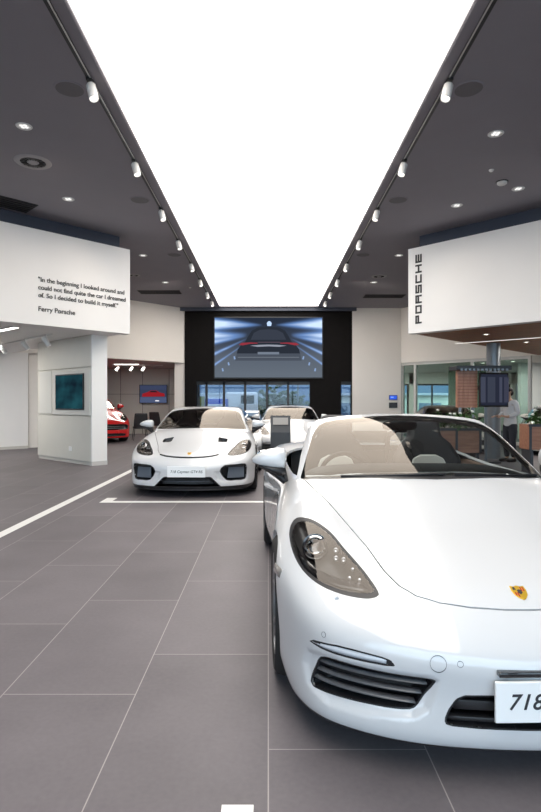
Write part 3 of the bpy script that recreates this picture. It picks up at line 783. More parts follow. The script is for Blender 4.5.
# dark end wall with window openings
g = Geo(); BY = 20.4
g.box((0.005, BY, 3.46), (6.11, .3, 2.68)).box((-2.84, BY, 1.06), (.42, .3, 2.12)).box((2.09, BY, 1.06), (1.13, .3, 2.12)).box((3.05, BY, 1.06), (.02, .3, 2.12))
struct('wall_back', g, DARKB)
g = Geo(); X0, X1 = -2.63, 1.525
for px in (206.5, 224, 245.2, 267, 288): g.box(((px-VX)/FPX*20.4, 20.4, 1.06), (.085, .10, 2.12))
g.box(((X0+X1)/2, 20.4, 2.06), (X1-X0, .10, .12)).box(((X0+X1)/2, 20.4, .05), (X1-X0, .10, .10))
struct('window_1', g, FRAMED); Geo().box(((X0+X1)/2, 20.4, 1.06), (X1-X0, .012, 2.10)).build('pane', GLT, bpy.data.objects['window_1'])
g = Geo().box((2.85, 20.4, 2.06), (.38, .10, .12)).box((2.85, 20.4, .05), (.38, .10, .10))
struct('window_2', g, FRAMED); Geo().box((2.85, 20.4, 1.06), (.38, .012, 2.10)).build('pane', GLT, bpy.data.objects['window_2'])
g = Geo().box((0, 20.17, 4.74), (6.4, .12, .12)); struct('trim_1', g, FASCIA)
# white wall right of the dark wall
struct('wall_back_right', Geo().box((3.95, 20.4, 2.4), (1.78, .3, 4.8)), CREAMW)
# 45 degree bulkheads right and left
def rline(t): return (4.82+t, 20.3-t)
def lline(t): return (-3.05-t, 20.3-t)
struct('wall_bulkhead_right', seg_box(Geo(), rline(0), rline(7.5), 2.8, HC, .25, 1), CREAMW)
struct('wall_bulkhead_left', seg_box(Geo(), lline(9.1), lline(0), 2.8, HC, .25, 1), CREAMW)
struct('wall_jamb_left', Geo().box((-3.24, 20.45, 1.4), (.38, .3, 2.8)), CREAMW)
# glazing under the right bulkhead
g = Geo()
def upright(g, t, z0, z1, w, d, fn=rline, off=0):
    p = fn(t); g.box((p[0]+off*.707, p[1]+off*.707, (z0+z1)/2), (w, d, z1-z0), R(-45) if fn is rline else R(45))
for t in (.03, .40, 1.9, 3.2): upright(g, t, 0, 2.8, .09, .12, off=.12)
seg_box(g, tuple(q+.085 for q in rline(0)), tuple(q+.085 for q in rline(3.2)), 2.70, 2.80, .12); seg_box(g, tuple(q+.085 for q in rline(0)), tuple(q+.085 for q in rline(3.2)), 0, .10, .12)
struct('window_4', g, FRAMEW); gg = seg_box(Geo(), tuple(q+.085 for q in rline(.05)), tuple(q+.085 for q in rline(3.15)), .1, 2.7, .012); gg.build('pane', GLG, bpy.data.objects['window_4'])
# office zone beyond: low ceiling, window wall, white pier
struct('ceiling_office', Geo().prism([(4.9, 20.55), (12.2, 13.25), (12.2, 27.2), (4.9, 27.2)], .1, tr(0, 0, 2.82)), mat('office_ceiling', (.72, .70, .67), .7))
g = Geo().box((3.3, 27.3, .35), (4.4, .3, .7)).box((8.5, 27.3, .35), (7.4, .3, .7)).box((8.5, 27.3, 2.55), (7.4, .3, .54))
for x in (4.9, 7.0, 9.1, 12.0): g.box((x, 27.3, 1.5), (.22, .3, 3.0))
struct('wall_office_back', g, WHITE)
for i, (a, b) in enumerate(((5.01, 6.89), (7.11, 8.99), (9.21, 11.89))):
    g = Geo()
    for z in (.74, 2.24): g.box(((a+b)/2, 27.3, z), (b-a, .08, .08))
    for x in (a+.04, (a+b)/2, b-.04): g.box((x, 27.3, 1.49), (.07, .08, 1.5))
    struct(f'window_{5+i}', g, FRAMED); Geo().box(((a+b)/2, 27.3, 1.49), (b-a, .012, 1.48)).build('pane', GL, bpy.data.objects[f'window_{5+i}'])
struct('wall_office_left', Geo().box((4.9, 23.9, 2.4), (.2, 6.6, 4.8)), WHITE)
struct('wall_office_pier', Geo().box((9.95, 20.6, 1.41), (1.25, .3, 2.82)), mat('pier_pale', (.62, .64, .62), .6))
struct('wall_office_green', Geo().box((8.3, 22.6, 1.41), (1.9, .12, 2.82)), mat('wall_green_grey', (.20, .25, .19), .7, noise=.1))
struct('wall_office_yellow', Geo().box((11.5, 20.9, 1.41), (1.5, .12, 2.82)), mat('wall_lime', (.62, .68, .36), .7))
# room with the red car, under the left bulkhead
struct('ceiling_side_room', Geo().prism([(-3.05, 20.6), (-12.2, 11.45), (-12.2, 24.2), (-3.05, 24.2)], .1, tr(0, 0, 2.82)), mat('ceiling_red_bounce', (.42, .36, .35), .7))  # reddish reflected light is put into this ceiling's colour
g = Geo().box((-7.6, 24.2, 1.41), (9.2, .25, 2.82))
struct('wall_side_room', g, GREYP)
struct('wall_side_room_right', Geo().box((-3.15, 22.4, 1.41), (.2, 3.6, 2.82)), GREYP)
g = Geo()
for x in (-7.6, -6.4, -5.45, -4.3, -3.6): g.box((x, 24.06, 1.41), (.014, .02, 2.80))
g.box((-5.6, 24.06, 1.72), (4.6, .02, .012)); struct('trim_2', g, FRAMED)
# alcove on the left: back wall on the same 45 degree line
struct('wall_alcove', seg_box(Geo(), lline(8.95), lline(4.0), 0, 2.8, .2, 1), WHITE)
struct('wall_alcove_return', seg_box(Geo(), (-7.10, 16.45), (-5.95, 17.55), 0, 2.8, .12, 1), CREAMW)
# soffit bulkheads (the two white hanging walls) with their ceilings
NL, NR = Vector((-.707, .707)), Vector((.707, .707))
PL, PR = Vector((-2.856, 11.46)), Vector((2.883, 11.43))
def lp(s, d=0): return (PL.x-.7071*s+NL.x*d, PL.y-.7071*s+NL.y*d)
def rp(s, d=0): return (PR.x+.7071*s+NR.x*d, PR.y-.7071*s+NR.y*d)
struct('wall_hanging_left', seg_box(Geo(), lp(12.7), lp(0), 2.75, 4.49, .22, 1), WHITE)
struct('wall_hanging_right', seg_box(Geo(), rp(0), rp(12.7), 2.75, 4.49, .22, 1), WHITE)
struct('trim_3', seg_box(Geo(), lp(12.6, .28), lp(.08, .28), 4.40, HC, .2, 1), FASCIA)
struct('trim_4', seg_box(Geo(), rp(.10, .28), rp(12.6, .28), 4.40, HC, .2, 1), FASCIA)
g = Geo().prism([lp(12.6, .23), lp(.02, .23), lp(.02, 6.3), lp(9.0, 6.3)], .08, tr(0, 0, 2.77)); struct('ceiling_alcove', g, WHITE)
# the timber slat ceiling on the right
g = Geo().prism([rp(.06, .24), rp(12.6, .24), rp(12.6, 7.3), rp(.06, 7.3)], .05, tr(0, 0, 2.83)); struct('ceiling_timber_backing', g, BLACK)
sl = Geo()
for k in range(47):
    d = .30+k*.15
    a, b = rp(.04, d), rp(12.5, d); seg_box(sl, a, b, 2.755, 2.83, .118)
o = struct('ceiling_timber_slats', sl, WOODC)
# baseboards
struct('baseboard_alcove', seg_box(Geo(), lline(8.95), lline(4.0), 0, .08, .02, -1), GREYP)

# =============================================================== things on the ceiling
t = thing('luminous_ceiling', 'huge glowing white stretch ceiling panel running down the middle of the hall', 'ceiling light', (0, 8, HC))
PANEL = emis('panel_glow', (1.0, .945, .88), 3.7)
Geo().box(((PX0+PX1)/2, (PY0+PY1)/2-8, .05), (PX1-PX0, PY1-PY0, .02)).build('glowing_sheet', PANEL, t)
g = Geo()
for x in (PX0-.005, PX1+.005): g.box((x, (PY0+PY1)/2-8, .045), (.03, PY1-PY0, .07))
for y in (PY0, PY1): g.box(((PX0+PX1)/2, y-8, .045), (PX1-PX0, .03, .07))
g.build('panel_edge', CEIL, t)
TRX = (-1.915, 1.945)
for i, x in enumerate(TRX):
    t = thing('lighting_track', ('slim grey lighting track along the left edge of the glowing ceiling panel', 'slim grey lighting track along the right edge of the glowing ceiling panel')[i], 'lighting track', (x, 8, HC))
    Geo().box((0, 0, -.006), (.055, 23.6, .012)).build('track_channel', FRAMED, t)
    Geo().box((-.018 if i else .018, 0, -.013), (.014, 23.6, .010)).build('track_rail', mat('track_rail', (.62, .61, .60), .35, metal=.6), t)
SPY = [5.98, 7.95, 9.9, 11.75, 13.7, 15.45, 17.2, 18.7]
GLOW = emis('spot_glow', (1, .95, .88), 2)
ordw = ['nearest', 'second', 'third', 'fourth', 'fifth', 'sixth', 'seventh', 'farthest']
for i, x in enumerate(TRX):
    for k, y in enumerate(SPY):
        s = 1 if i == 0 else -1
        t = thing('track_spotlight', f'{ordw[k]} white cylinder spotlight on the {"left" if i == 0 else "right"} ceiling track', 'spotlight', (x, y, HC), 0, 'white spotlights on the '+('left' if i == 0 else 'right')+' track')
        Geo().box((0, 0, -.024), (.05, .15, .028)).tube([(0, .0, -.03), (0, .0, -.085)], .014, 8).build('track_adapter', BLACK, t)
        A = tr(s*.01, -.01, -.085) @ roty(s*R(-16)) @ rotx(R(-12 if k < 7 else -30))
        Geo().lathe([(.001, .03), (.046, .03), (.052, .02), (.052, -.15), (.047, -.152), (.045, -.13), (.001, -.13)], 28, A).build('lamp_body', LAMPW, t, smooth=True)
        Geo().lathe([(.001, -.132), (.043, -.132), (.043, -.138), (.001, -.138)], 24, A).build('lamp_lens', GLOW, t, smooth=True)
# flush ceiling speakers
SPK = mat('speaker_mesh', (.17, .16, .17), .9)
for i, x in enumerate((-2.20, 2.22)):
    for k, y in enumerate((6.15, 9.5, 13.0)):
        t = thing('ceiling_speaker', f'{("nearest", "middle", "farthest")[k]} flush round dark ceiling speaker beside the {("left", "right")[i]} lighting track', 'speaker', (x, y, HC), 0, 'flush round ceiling speakers')
        Geo().lathe([(.001, -.006), (.150, -.006), (.155, 0), (.001, .0)], 36).build('speaker_mesh', SPK, t, smooth=True)
        Geo().lathe([(.150, -.008), (.166, -.005), (.168, 0), (.150, 0)], 36, closed=True).build('speaker_ring', CEIL, t, smooth=True)
DLG = emis('downlight_glow', (1, .98, .95), .9)
def downlight(px, py, lab, z=HC, r=.085, nm='recessed_downlight', group='recessed downlights in the dark ceiling', g_=None):
    x, y = up(px, py, z); t = thing(nm, lab, 'downlight', (x, y, z), 0, group)
    Geo().lathe([(r*.78, -.004), (r*1.1, -.010), (r*1.18, -.003), (r*1.18, 0), (r*.78, 0)], 32, closed=True).build('trim_ring', mat('downlight_ring', (.75, .75, .74), .3, metal=.3), t, smooth=True)
    Geo().lathe([(.001, -.002), (r*.78, -.002), (r*.78, 0), (.001, 0)], 28).build('lamp_reflector', mat('downlight_reflector', (.6, .6, .6), .15, metal=1), t, smooth=True)
    for k in range(4):
        a = PI/4+k*PI/2; Geo().lathe([(.001, -.008), (r*.25, -.008), (r*.27, -.002), (.001, -.002)], 14, tr(r*.40*math.cos(a), r*.40*math.sin(a), 0)).build('lamp_point', g_ or DLG, t, smooth=True)
    return t
downlight(24, 126.2, 'round recessed downlight above the ring vent over the left hanging wall')
downlight(68.3, 199, 'round recessed downlight between the ring vent and the end of the left hanging wall')
downlight(143, 255.4, 'round recessed downlight just beyond the top corner of the left hanging wall')
downlight(165.3, 282.3, 'farthest recessed downlight on the ceiling half left of the glowing panel')
downlight(495.8, 133.6, 'nearest recessed downlight on the ceiling half right of the glowing panel')
downlight(456.8, 205.3, 'round recessed downlight between the right track and the smoke detector')
downlight(518.2, 188.6, 'round recessed downlight just behind the smoke detector')
downlight(398.8, 255.3, 'round recessed downlight by the top corner of the right hanging wall')
downlight(373.8, 282.2, 'farthest recessed downlight on the ceiling half right of the glowing panel')
def ringvent(px, py, lab, r):
    x, y = up(px, py); t = thing('ring_vent', lab, 'ceiling vent', (x, y, HC), 0, 'round ceiling vents')
    Geo().lathe([(r*.72, -.012), (r*.98, -.012), (r*1.05, 0), (r*.72, 0)], 40, closed=True).build('vent_flange', mat('vent_flange', (.36, .34, .35), .6), t, smooth=True)
    Geo().lathe([(.001, -.003), (r*.73, -.003), (r*.73, 0), (.001, 0)], 32).build('vent_throat', BLACK, t)
    g = Geo()
    for k in range(16): g.box((r*.52*math.cos(k*PI/8), r*.52*math.sin(k*PI/8), -.008), (r*.34, .010, .012), k*PI/8)
    g.build('vent_fins', BLACK, t); Geo().lathe([(.001, -.016), (r*.30, -.014), (r*.34, -.004), (.001, 0)], 28).build('vent_hub', mat('vent_hub', (.30, .29, .30), .6), t, smooth=True)
ringvent(33, 162, 'round ring vent with dark fins over the left hanging wall', .245)
ringvent(379, 276.3, 'round ring vent with dark fins between the right track and the right hanging wall', .20)
ringvent(134, 275.2, 'round dark ring vent just beyond the end of the left hanging wall', .16)
x, y = up(502, 181.7); t = thing('smoke_detector', 'white round smoke detector on the dark ceiling at right', 'smoke detector', (x, y, HC))
Geo().lathe([(.001, -.05), (.055, -.05), (.075, -.035), (.078, 0), (.001, 0)], 32).build('detector_body', LAMPW, t, smooth=True); Geo().lathe([(.078, -.012), (.092, -.010), (.095, 0), (.078, 0)], 32, closed=True).build('detector_base', BLACK, t, smooth=True)
for px, py, lab in ((491.4, 169.8, 'tiny white ceiling sensor beside the smoke detector'), (190, 287.3, 'small white ceiling sensor left of the far end of the left lighting track')):
    x, y = up(px, py); o = Geo().lathe([(.001, -.03), (.02, -.03), (.035, -.015), (.038, 0), (.001, 0)], 24).build('ceiling_sensor', LAMPW, smooth=True, loc=(x, y, HC)); tag(o, lab, 'sensor')
def grille(px, py, L, W, lab, rz, at=None):
    x, y = at or up(px, py); t = thing('air_grille', lab, 'air vent', (x, y, HC-.001), rz, 'long dark air grilles in the ceiling')
    Geo().box((0, 0, -.005), (L, W, .01)).build('grille_back', BLACK, t)
    g = Geo()
    for q in np.linspace(-W/2+.03, W/2-.03, 6): g.box((0, q, -.014), (L-.02, .014, .012))
    g.build('grille_slats', mat('grille_slat', (.03, .028, .03), .6), t)
grille(8, 203.5, 2.0, .53, 'long dark air grille over the left hanging wall', R(45), (-4.93, 9.22))
grille(160, 292, 1.3, .5, 'dark air grille on the ceiling in front of the left bulkhead', 0)
grille(384, 296, 1.3, .5, 'dark air grille on the ceiling in front of the far right white wall', 0)

# =============================================================== lettering on the hanging walls
ML = tr(PL.x, PL.y, 0) @ rotz(R(45)) @ tr(0, -.012, 0)           # local x runs along the left wall towards its end, local -y faces the hall
QUOTE = ['"In the beginning I looked around and', 'could not find quite the car I dreamed', 'of. So I decided to build it myself."', 'Ferry Porsche']
me = None
t = thing('wall_quote', 'four lines of black quotation lettering on the left hanging wall', 'lettering', (PL.x, PL.y, 0), R(45))
for i, (q, z) in enumerate(zip(QUOTE, (3.545, 3.400, 3.258, 3.005))):
    text_obj('text_line', q, .134, INKW, tr(-1.90, -.008, z) @ rotx(PI/2), t, width=(1.76, 1.79, 1.62, .70)[i], fat=.0014, depth=.003)
# upright wordmark on the right wall, built from strokes (wide square letters)
def stroke_letters(word, h, w, gap, th):
    """each letter as bars in a w x h cell; returns a Geo in local xy"""
    g = Geo(); x = 0
    H, T = h, th
    bars = {
     'P': [(0, 0, T, H), (0, H-T, w, H), (w-T, H*.42, w, H), (0, H*.42, w, H*.42+T)],
     'O': [(0, 0, T, H), (w-T, 0, w, H), (0, 0, w, T), (0, H-T, w, H)],
     'R': [(0, 0, T, H), (0, H-T, w, H), (w-T, H*.45, w, H), (0, H*.42, w, H*.42+T), (w-T, 0, w, H*.36)],
     'S': [(0, 0, w, T), (w-T, 0, w, H*.5), (0, H/2-T/2, w, H/2+T/2), (0, H/2, T, H), (0, H-T, w, H)],
     'C': [(0, 0, T, H), (0, 0, w, T), (0, H-T, w, H)],
     'H': [(0, 0, T, H), (w-T, 0, w, H), (0, H/2-T/2, w, H/2+T/2)],
     'E': [(0, 0, T, H), (0, 0, w, T), (0, H/2-T/2, w, H/2+T/2), (0, H-T, w, H)]}
    for c in word:
        for a, b, cx, d in bars.get(c, []): g.box(((x+a+x+cx)/2, (b+d)/2, 0), (cx-a, d-b, .012))
        if c == 'A':
            g.prism([(x, 0), (x+T*1.05, 0), (x+w*.5, H*.80), (x+w-T*1.05, 0), (x+w, 0), (x+w*.62, H), (x+w*.38, H)], .012, tr(0, 0, -.006)); g.box((x+w/2, H*.27, 0), (w*.55, T*.85, .012))
        x += w+gap
    return g
g = stroke_letters('PORSCHE', .142, .168, .038, .034)
o = g.build('wall_wordmark', INKW, bevel=.002)
o.matrix_world = tr(PR.x, PR.y, 0) @ rotz(R(-45)) @ tr(.308, -.004, 2.935) @ rotx(PI/2) @ rotz(PI/2)
tag(o, 'black upright wordmark of wide square letters on the right hanging wall', 'lettering')

# =============================================================== big screen on the end wall
def wx(px, Y): return (px-VX)/FPX*Y
def wz(py, Y): return EYE+(VY-py)/FPX*Y
t = thing('projection_screen', 'huge lit screen on the dark end wall showing a car tail among blue streaks', 'screen', (0, 20.2, 0))
SX0, SX1, SZ0, SZ1 = wx(214.5, 20.1), wx(322.3, 20.1), wz(377.3, 20.1), wz(317.3, 20.1)
def screen_mat():
    m = bpy.data.materials.new('screen_picture'); m.use_nodes = True; nt = m.node_tree; nt.nodes.clear(); L = nt.links.new
    o = nt.nodes.new('ShaderNodeOutputMaterial'); e = nt.nodes.new('ShaderNodeEmission'); tc = nt.nodes.new('ShaderNodeTexCoord'); sp = nt.nodes.new('ShaderNodeSeparateXYZ')
    L(tc.outputs['Generated'], sp.inputs[0])
    def M(op, a, b_=None):
        n = nt.nodes.new('ShaderNodeMath'); n.operation = op
        for i, q in enumerate((a, b_)):
            if q is None: continue
            if isinstance(q, (int, float)): n.inputs[i].default_value = q
            else: L(q, n.inputs[i])
        return n.outputs[0]
    def C(v): return M('MINIMUM', M('MAXIMUM', v, 0.0), 1.0)
    v = sp.outputs[2]; q = M('MULTIPLY', M('ABSOLUTE', M('SUBTRACT', sp.outputs[0], .505)), 2.0)     # 0 in the middle, 1 at either side
    def streak(v0, slope, w0, w1, start, gain):
        c = M('ADD', v0, M('MULTIPLY', M('SUBTRACT', q, 1.0), slope)); w = M('ADD', w0, M('MULTIPLY', q, w1)); d = M('DIVIDE', M('SUBTRACT', v, c), w)
        g = M('POWER', 2.718, M('MULTIPLY', M('MULTIPLY', d, d), -1.0)); return M('MULTIPLY', M('MULTIPLY', g, C(M('DIVIDE', M('SUBTRACT', q, start), 1.0-start))), gain)
    nz = nt.nodes.new('ShaderNodeTexNoise'); nz.inputs['Scale'].default_value = 3.0; mp = nt.nodes.new('ShaderNodeMapping'); mp.inputs['Scale'].default_value = (1, 1, 6); L(tc.outputs['Generated'], mp.inputs[0]); L(mp.outputs[0], nz.inputs['Vector'])
    tot = streak(.89, .015, .004, .075, .12, 1.5)
    for a in ((.70, -.03, .01, .045, .40, 1.0), (.60, -.16, .006, .030, .42, .75), (.40, -.42, .004, .020, .40, .6), (.22, -.62, .004, .016, .40, .45)): tot = M('ADD', tot, streak(*a))
    tot = M('MULTIPLY', tot, M('ADD', .45, M('MULTIPLY', nz.outputs['Fac'], 1.0)))
    cr = nt.nodes.new('ShaderNodeValToRGB'); L(tot, cr.inputs[0]); el = cr.color_ramp.elements
    el[0].position = 0; el[0].color = (0, 0, 0, 1); el[1].position = 1; el[1].color = (.62, .78, 1.0, 1); k = el.new(.35); k.color = (.10, .20, .44, 1)
    gr = nt.nodes.new('ShaderNodeValToRGB'); L(v, gr.inputs[0]); ge = gr.color_ramp.elements
    ge[0].position = .05; ge[0].color = (.12, .145, .18, 1); ge[1].position = .95; ge[1].color = (.020, .028, .048, 1); q2 = ge.new(.36); q2.color = (.095, .115, .15, 1); q3 = ge.new(.58); q3.color = (.045, .058, .088, 1)
    ad = nt.nodes.new('ShaderNodeMix'); ad.data_type = 'RGBA'; ad.blend_type = 'ADD'; ad.inputs[0].default_value = 1; L(cr.outputs[0], ad.inputs[6]); L(gr.outputs[0], ad.inputs[7])
    L(ad.outputs[2], e.inputs[0]); e.inputs[1].default_value = .9; L(e.outputs[0], o.inputs['Surface']); return m
cx_, cz_ = (SX0+SX1)/2, (SZ0+SZ1)/2
Geo().box((cx_, .0, cz_), (SX1-SX0, .04, SZ1-SZ0)).build('picture', screen_mat(), t)
Geo().box((cx_, .04, cz_), (SX1-SX0+.08, .05, SZ1-SZ0+.08)).build('screen_frame', BLACK, t)
def sprism(poly, nm, m, d=.003, lift=.0): # polygon given in picture units: u right, v up from the lower left corner
    W, H_ = SX1-SX0, SZ1-SZ0
    Geo().prism([(SX0+u*W, SZ0+v*H_) for u, v in poly], d, tr(0, -.021-lift, 0) @ rotx(PI/2)).build(nm, m, t)
dk = emis('pic_dark', (.020, .025, .036), 1)
sprism([(.19, .28), (.215, .47), (.245, .545), (.285, .60), (.315, .70), (.345, .78), (.40, .835), (.50, .85), (.60, .835), (.655, .78), (.685, .70), (.715, .60), (.755, .545), (.785, .47), (.81, .28)], 'car_silhouette', dk)
sprism([(.335, .63), (.365, .745), (.42, .795), (.50, .805), (.58, .795), (.635, .745), (.665, .63)], 'rear_glass', emis('pic_glass', (.035, .042, .060), 1), lift=.004)
for sgn in (0, 1):
    q = (lambda u: 1.01-u) if sgn else (lambda u: u)
    sprism([(q(.225), .545), (q(.25), .578), (q(.33), .585), (q(.40), .580), (q(.40), .567), (q(.33), .562), (q(.26), .535)], 'tail_light', emis('pic_red', (.26, .03, .045), 1), lift=.004)
sprism([(.33, .530), (.42, .545), (.50, .549), (.58, .545), (.67, .530), (.60, .512), (.50, .520), (.40, .512)], 'light_glow', emis('pic_pale', (.26, .28, .34), 1), lift=.006)
sprism([(.40, .585), (.40, .592), (.61, .592), (.61, .585)], 'spoiler_line', emis('pic_line', (.14, .09, .12), 1), lift=.004)
sprism([(.40, .385), (.40, .425), (.60, .425), (.60, .385)], 'picture_plate', emis('pic_plate', (.15, .18, .23), 1), lift=.004)
sprism([(.215, .33), (.215, .342), (.785, .342), (.785, .33)], 'bumper_line', emis('pic_bump', (.14, .16, .19), 1), lift=.004)
wp = emis('pic_logo_pale', (.48, .64, .90), 1); lp_ = emis('pic_lower', (.060, .072, .095), 1)
sprism([(.19, .28), (.205, .40), (.795, .40), (.81, .28)], 'car_bumper', lp_, lift=.001)
for sgn in (0, 1):
    q = (lambda u: 1.01-u) if sgn else (lambda u: u)
    for k in range(3): sprism([(q(.07+.055*k), .10+.10*k), (q(.065+.055*k), .15+.10*k), (q(.078+.055*k), .155+.10*k), (q(.085+.055*k), .105+.10*k)], 'road_stud', emis('pic_stud', (.22, .32, .52), 1), lift=.002)
sprism([(.49, .86), (.485, .91), (.50, .94), (.515, .94), (.53, .91), (.525, .86)], 'logo_blob', wp, lift=.004)  # plain pale blob added in place of the logo at the top

# =============================================================== alcove on the left
def pt(px, py, z=0):
    Y = (EYE-z)*FPX/(py-VY); return (px-VX)/FPX*Y, Y
A0, A1 = Vector((-3.74, 11.70)), Vector((-5.56, 13.38))
PD = (A1-A0).normalized(); PN = Vector((-PD.y, PD.x)); PN = PN if PN.y < 0 else -PN    # faces the camera
ang = math.atan2(-PD.y, -PD.x)                                   # local x runs from the far end to the near end
Lp = (A1-A0).length
t = thing('display_partition', 'beige display partition with a built-in screen and a white end pillar under the left hanging wall', 'display wall', (A1.x, A1.y, 0), ang)
# local: x 0..Lp near end, -y faces the hall
Geo().box((Lp/2, .19, .04), (Lp-.02, .34, .08)).build('plinth', GREYP, t)
g = Geo()
for z0, z1 in ((.08, 1.045), (1.055, 2.09), (2.10, 2.765)):
    g.box((Lp/2, .18, (z0+z1)/2), (Lp, .36, z1-z0))
g.build('cladding_panel', BEIGEP, t, bevel=.004)
Geo().box((Lp+.02, .18, 1.385), (.04, .364, 2.765)).build('end_pillar', mat('pillar_white', (.86, .855, .84), .5), t, bevel=.004)
Geo().box((Lp+.026, .18, .045), (.04, .368, .09)).build('pillar_skirting', mat('skirt', (.60, .59, .57), .5), t)
Geo().box((.427, -.004, 1.575), (.60, .02, .97)).build('poster_panel', mat('poster_pale', (.68, .67, .63), .4), t, bevel=.004)
g = Geo().box((1.63, -.006, 1.545), (1.66, .03, .97)); g.build('screen_surround', mat('surround', (.70, .685, .64), .4), t, bevel=.01)
sc = Geo().box((1.611, -.03, 1.57), (1.254, .03, .79)).build('screen_bezel', BLACK, t, bevel=.004)
def teal():
    m = bpy.data.materials.new('teal_picture'); m.use_nodes = True; nt = m.node_tree; nt.nodes.clear()
    o = nt.nodes.new('ShaderNodeOutputMaterial'); e = nt.nodes.new('ShaderNodeEmission'); tc = nt.nodes.new('ShaderNodeTexCoord'); nz = nt.nodes.new('ShaderNodeTexNoise'); cr = nt.nodes.new('ShaderNodeValToRGB')
    nz.inputs['Scale'].default_value = 2.2; nz.inputs['Detail'].default_value = 2
    cr.color_ramp.elements[0].color = (.012, .03, .05, 1); cr.color_ramp.elements[0].position = .3; cr.color_ramp.elements[1].color = (.03, .15, .19, 1); cr.color_ramp.elements[1].position = .7
    nt.links.new(tc.outputs['Generated'], nz.inputs['Vector']); nt.links.new(nz.outputs['Fac'], cr.inputs[0]); nt.links.new(cr.outputs[0], e.inputs[0]); nt.links.new(e.outputs[0], o.inputs[0]); e.inputs[1].default_value = .42; return m
Geo().box((1.611, -.046, 1.57), (1.20, .006, .74)).build('screen_picture', teal(), t)
Geo().box((1.60, -.006, .315), (.11, .014, .10)).build('wall_socket', mat('socket_white', (.85, .85, .84), .3), t, bevel=.004)
# spotlights and light strip on the alcove ceiling
t = thing('alcove_track', 'short white track with tilted spotlights on the alcove ceiling at far left', 'lighting track', (0, 0, 0))
q0, q1 = up(52, 335.5, 2.72), up(-40, 354, 2.72)
Geo().tube([(*q0, 2.75), (*q1, 2.75)], .014, 8).build('track_rail', LAMPW, t)
for px, py in ((46, 338), (25, 342), (3, 346.5)):
    x, y = up(px, py-1.5, 2.70); A = tr(x, y, 2.60) @ rotz(R(-50)) @ rotx(R(35))
    g = Geo().lathe([(.001, .10), (.042, .10), (.05, .09), (.05, -.10), (.044, -.11), (.001, -.10)], 20, A); g.tube([(x, y, 2.745), (x, y, 2.60)], .012, 6); g.build('track_lamp', LAMPW, t, smooth=True)
    Geo().lathe([(.001, -.105), (.041, -.105), (.041, -.113), (.001, -.113)], 18, A).build('lamp_lens', GLOW, t)
x0, x1 = up(16, 327.3, 2.75), up(-60, 343, 2.75)
t = thing('linear_light', 'bright white linear light strip on the alcove ceiling at far left', 'strip light', (0, 0, 0)); a, b = Vector((*x0, 2.757)), Vector((*x1, 2.757))
STRIP = emis('strip_glow', (1, .96, .90), 6)
Geo().box((a+b)/2, ((b-a).length, .12, .03), math.atan2((b-a).y, (b-a).x)).build('strip_body', LAMPW, t) if False else None
g = Geo(); seg_box(g, (a.x, a.y), (b.x, b.y), 2.744, 2.766, .13); g.build('strip_body', LAMPW, t); g = Geo(); seg_box(g, (a.x, a.y), (b.x, b.y), 2.740, 2.7438, .10); g.build('strip_diffuser', STRIP, t)

# room with the red car
x0, y0 = wx(112, 20.4), 20.4
t = thing('linear_light', 'glowing strip light on the ceiling above the red car', 'strip light', (0, 0, 0))
Geo().box((-5.35, 20.9, 2.805), (.95, .13, .03)).build('strip_body', LAMPW, t); Geo().box((-5.35, 20.9, 2.783), (.90, .10, .006)).build('strip_diffuser', STRIP, t)
t = thing('side_room_track', 'white track with three tilted spotlights above the red car', 'lighting track', (0, 0, 0))
Geo().tube([(-6.0, 21.6, 2.80), (-4.1, 21.6, 2.80)], .02, 8).build('track_rail', LAMPW, t)
for px in (117.5, 131.5, 143.5):
    x, y = wx(px, 21.6), 21.6; A = tr(x, y, 2.68) @ roty(R(28)) @ rotx(R(-25))
    g = Geo().lathe([(.001, .09), (.045, .09), (.055, .08), (.055, -.12), (.001, -.12)], 18, A).tube([(x, y, 2.79), (x, y, 2.70)], .012, 6); g.build('track_lamp', LAMPW, t, smooth=True)
def tv(name, label, cx, cz, w, h, y, pic): 
    t = thing(name, label, 'television', (cx, y, cz)); Geo().box((0, 0, 0), (w, .05, h)).build('screen_bezel', BLACK, t, bevel=.006)
    Geo().box((0, -.027, 0), (w-.05, .006, h-.05)).build('screen_picture', emis('tv_blue', (.03, .04, .075), 1), t); return t
Y = 23.95; t = tv('wall_television', 'wall television showing a red car above the black chairs', wx(153.3, Y), wz(394, Y), 1.20, .80, Y, None)
def tp(poly, nm, m, k): Geo().prism([(a*1.15, b*.75) for a, b in poly], .002, tr(0, -.031-k*.003, 0) @ rotx(PI/2)).build(nm, m, t)
tp([(-.42, -.16), (-.40, .02), (-.22, .10), (-.10, .20), (.12, .20), (.26, .08), (.42, .03), (.44, -.14)], 'picture_car', emis('tv_red', (.25, .012, .018), 1), 1)
tp([(-.5, -.5), (-.5, -.18), (.5, -.18), (.5, -.5)], 'picture_ground', emis('tv_pale', (.06, .08, .15), 1), 0)
tp([(-.16, .10), (-.07, .18), (.10, .18), (.18, .09)], 'picture_window', emis('tv_dk', (.01, .012, .02), 1), 2)
tp([(.08, -.42), (.08, -.36), (.22, -.36), (.22, -.42)], 'picture_caption', emis('tv_wh', (.8, .8, .85), 1), 1)
tp([(-.5, .25), (-.5, .5), (.5, .5), (.5, .25)], 'picture_sky', emis('tv_sky', (.035, .045, .09), 1), 0)

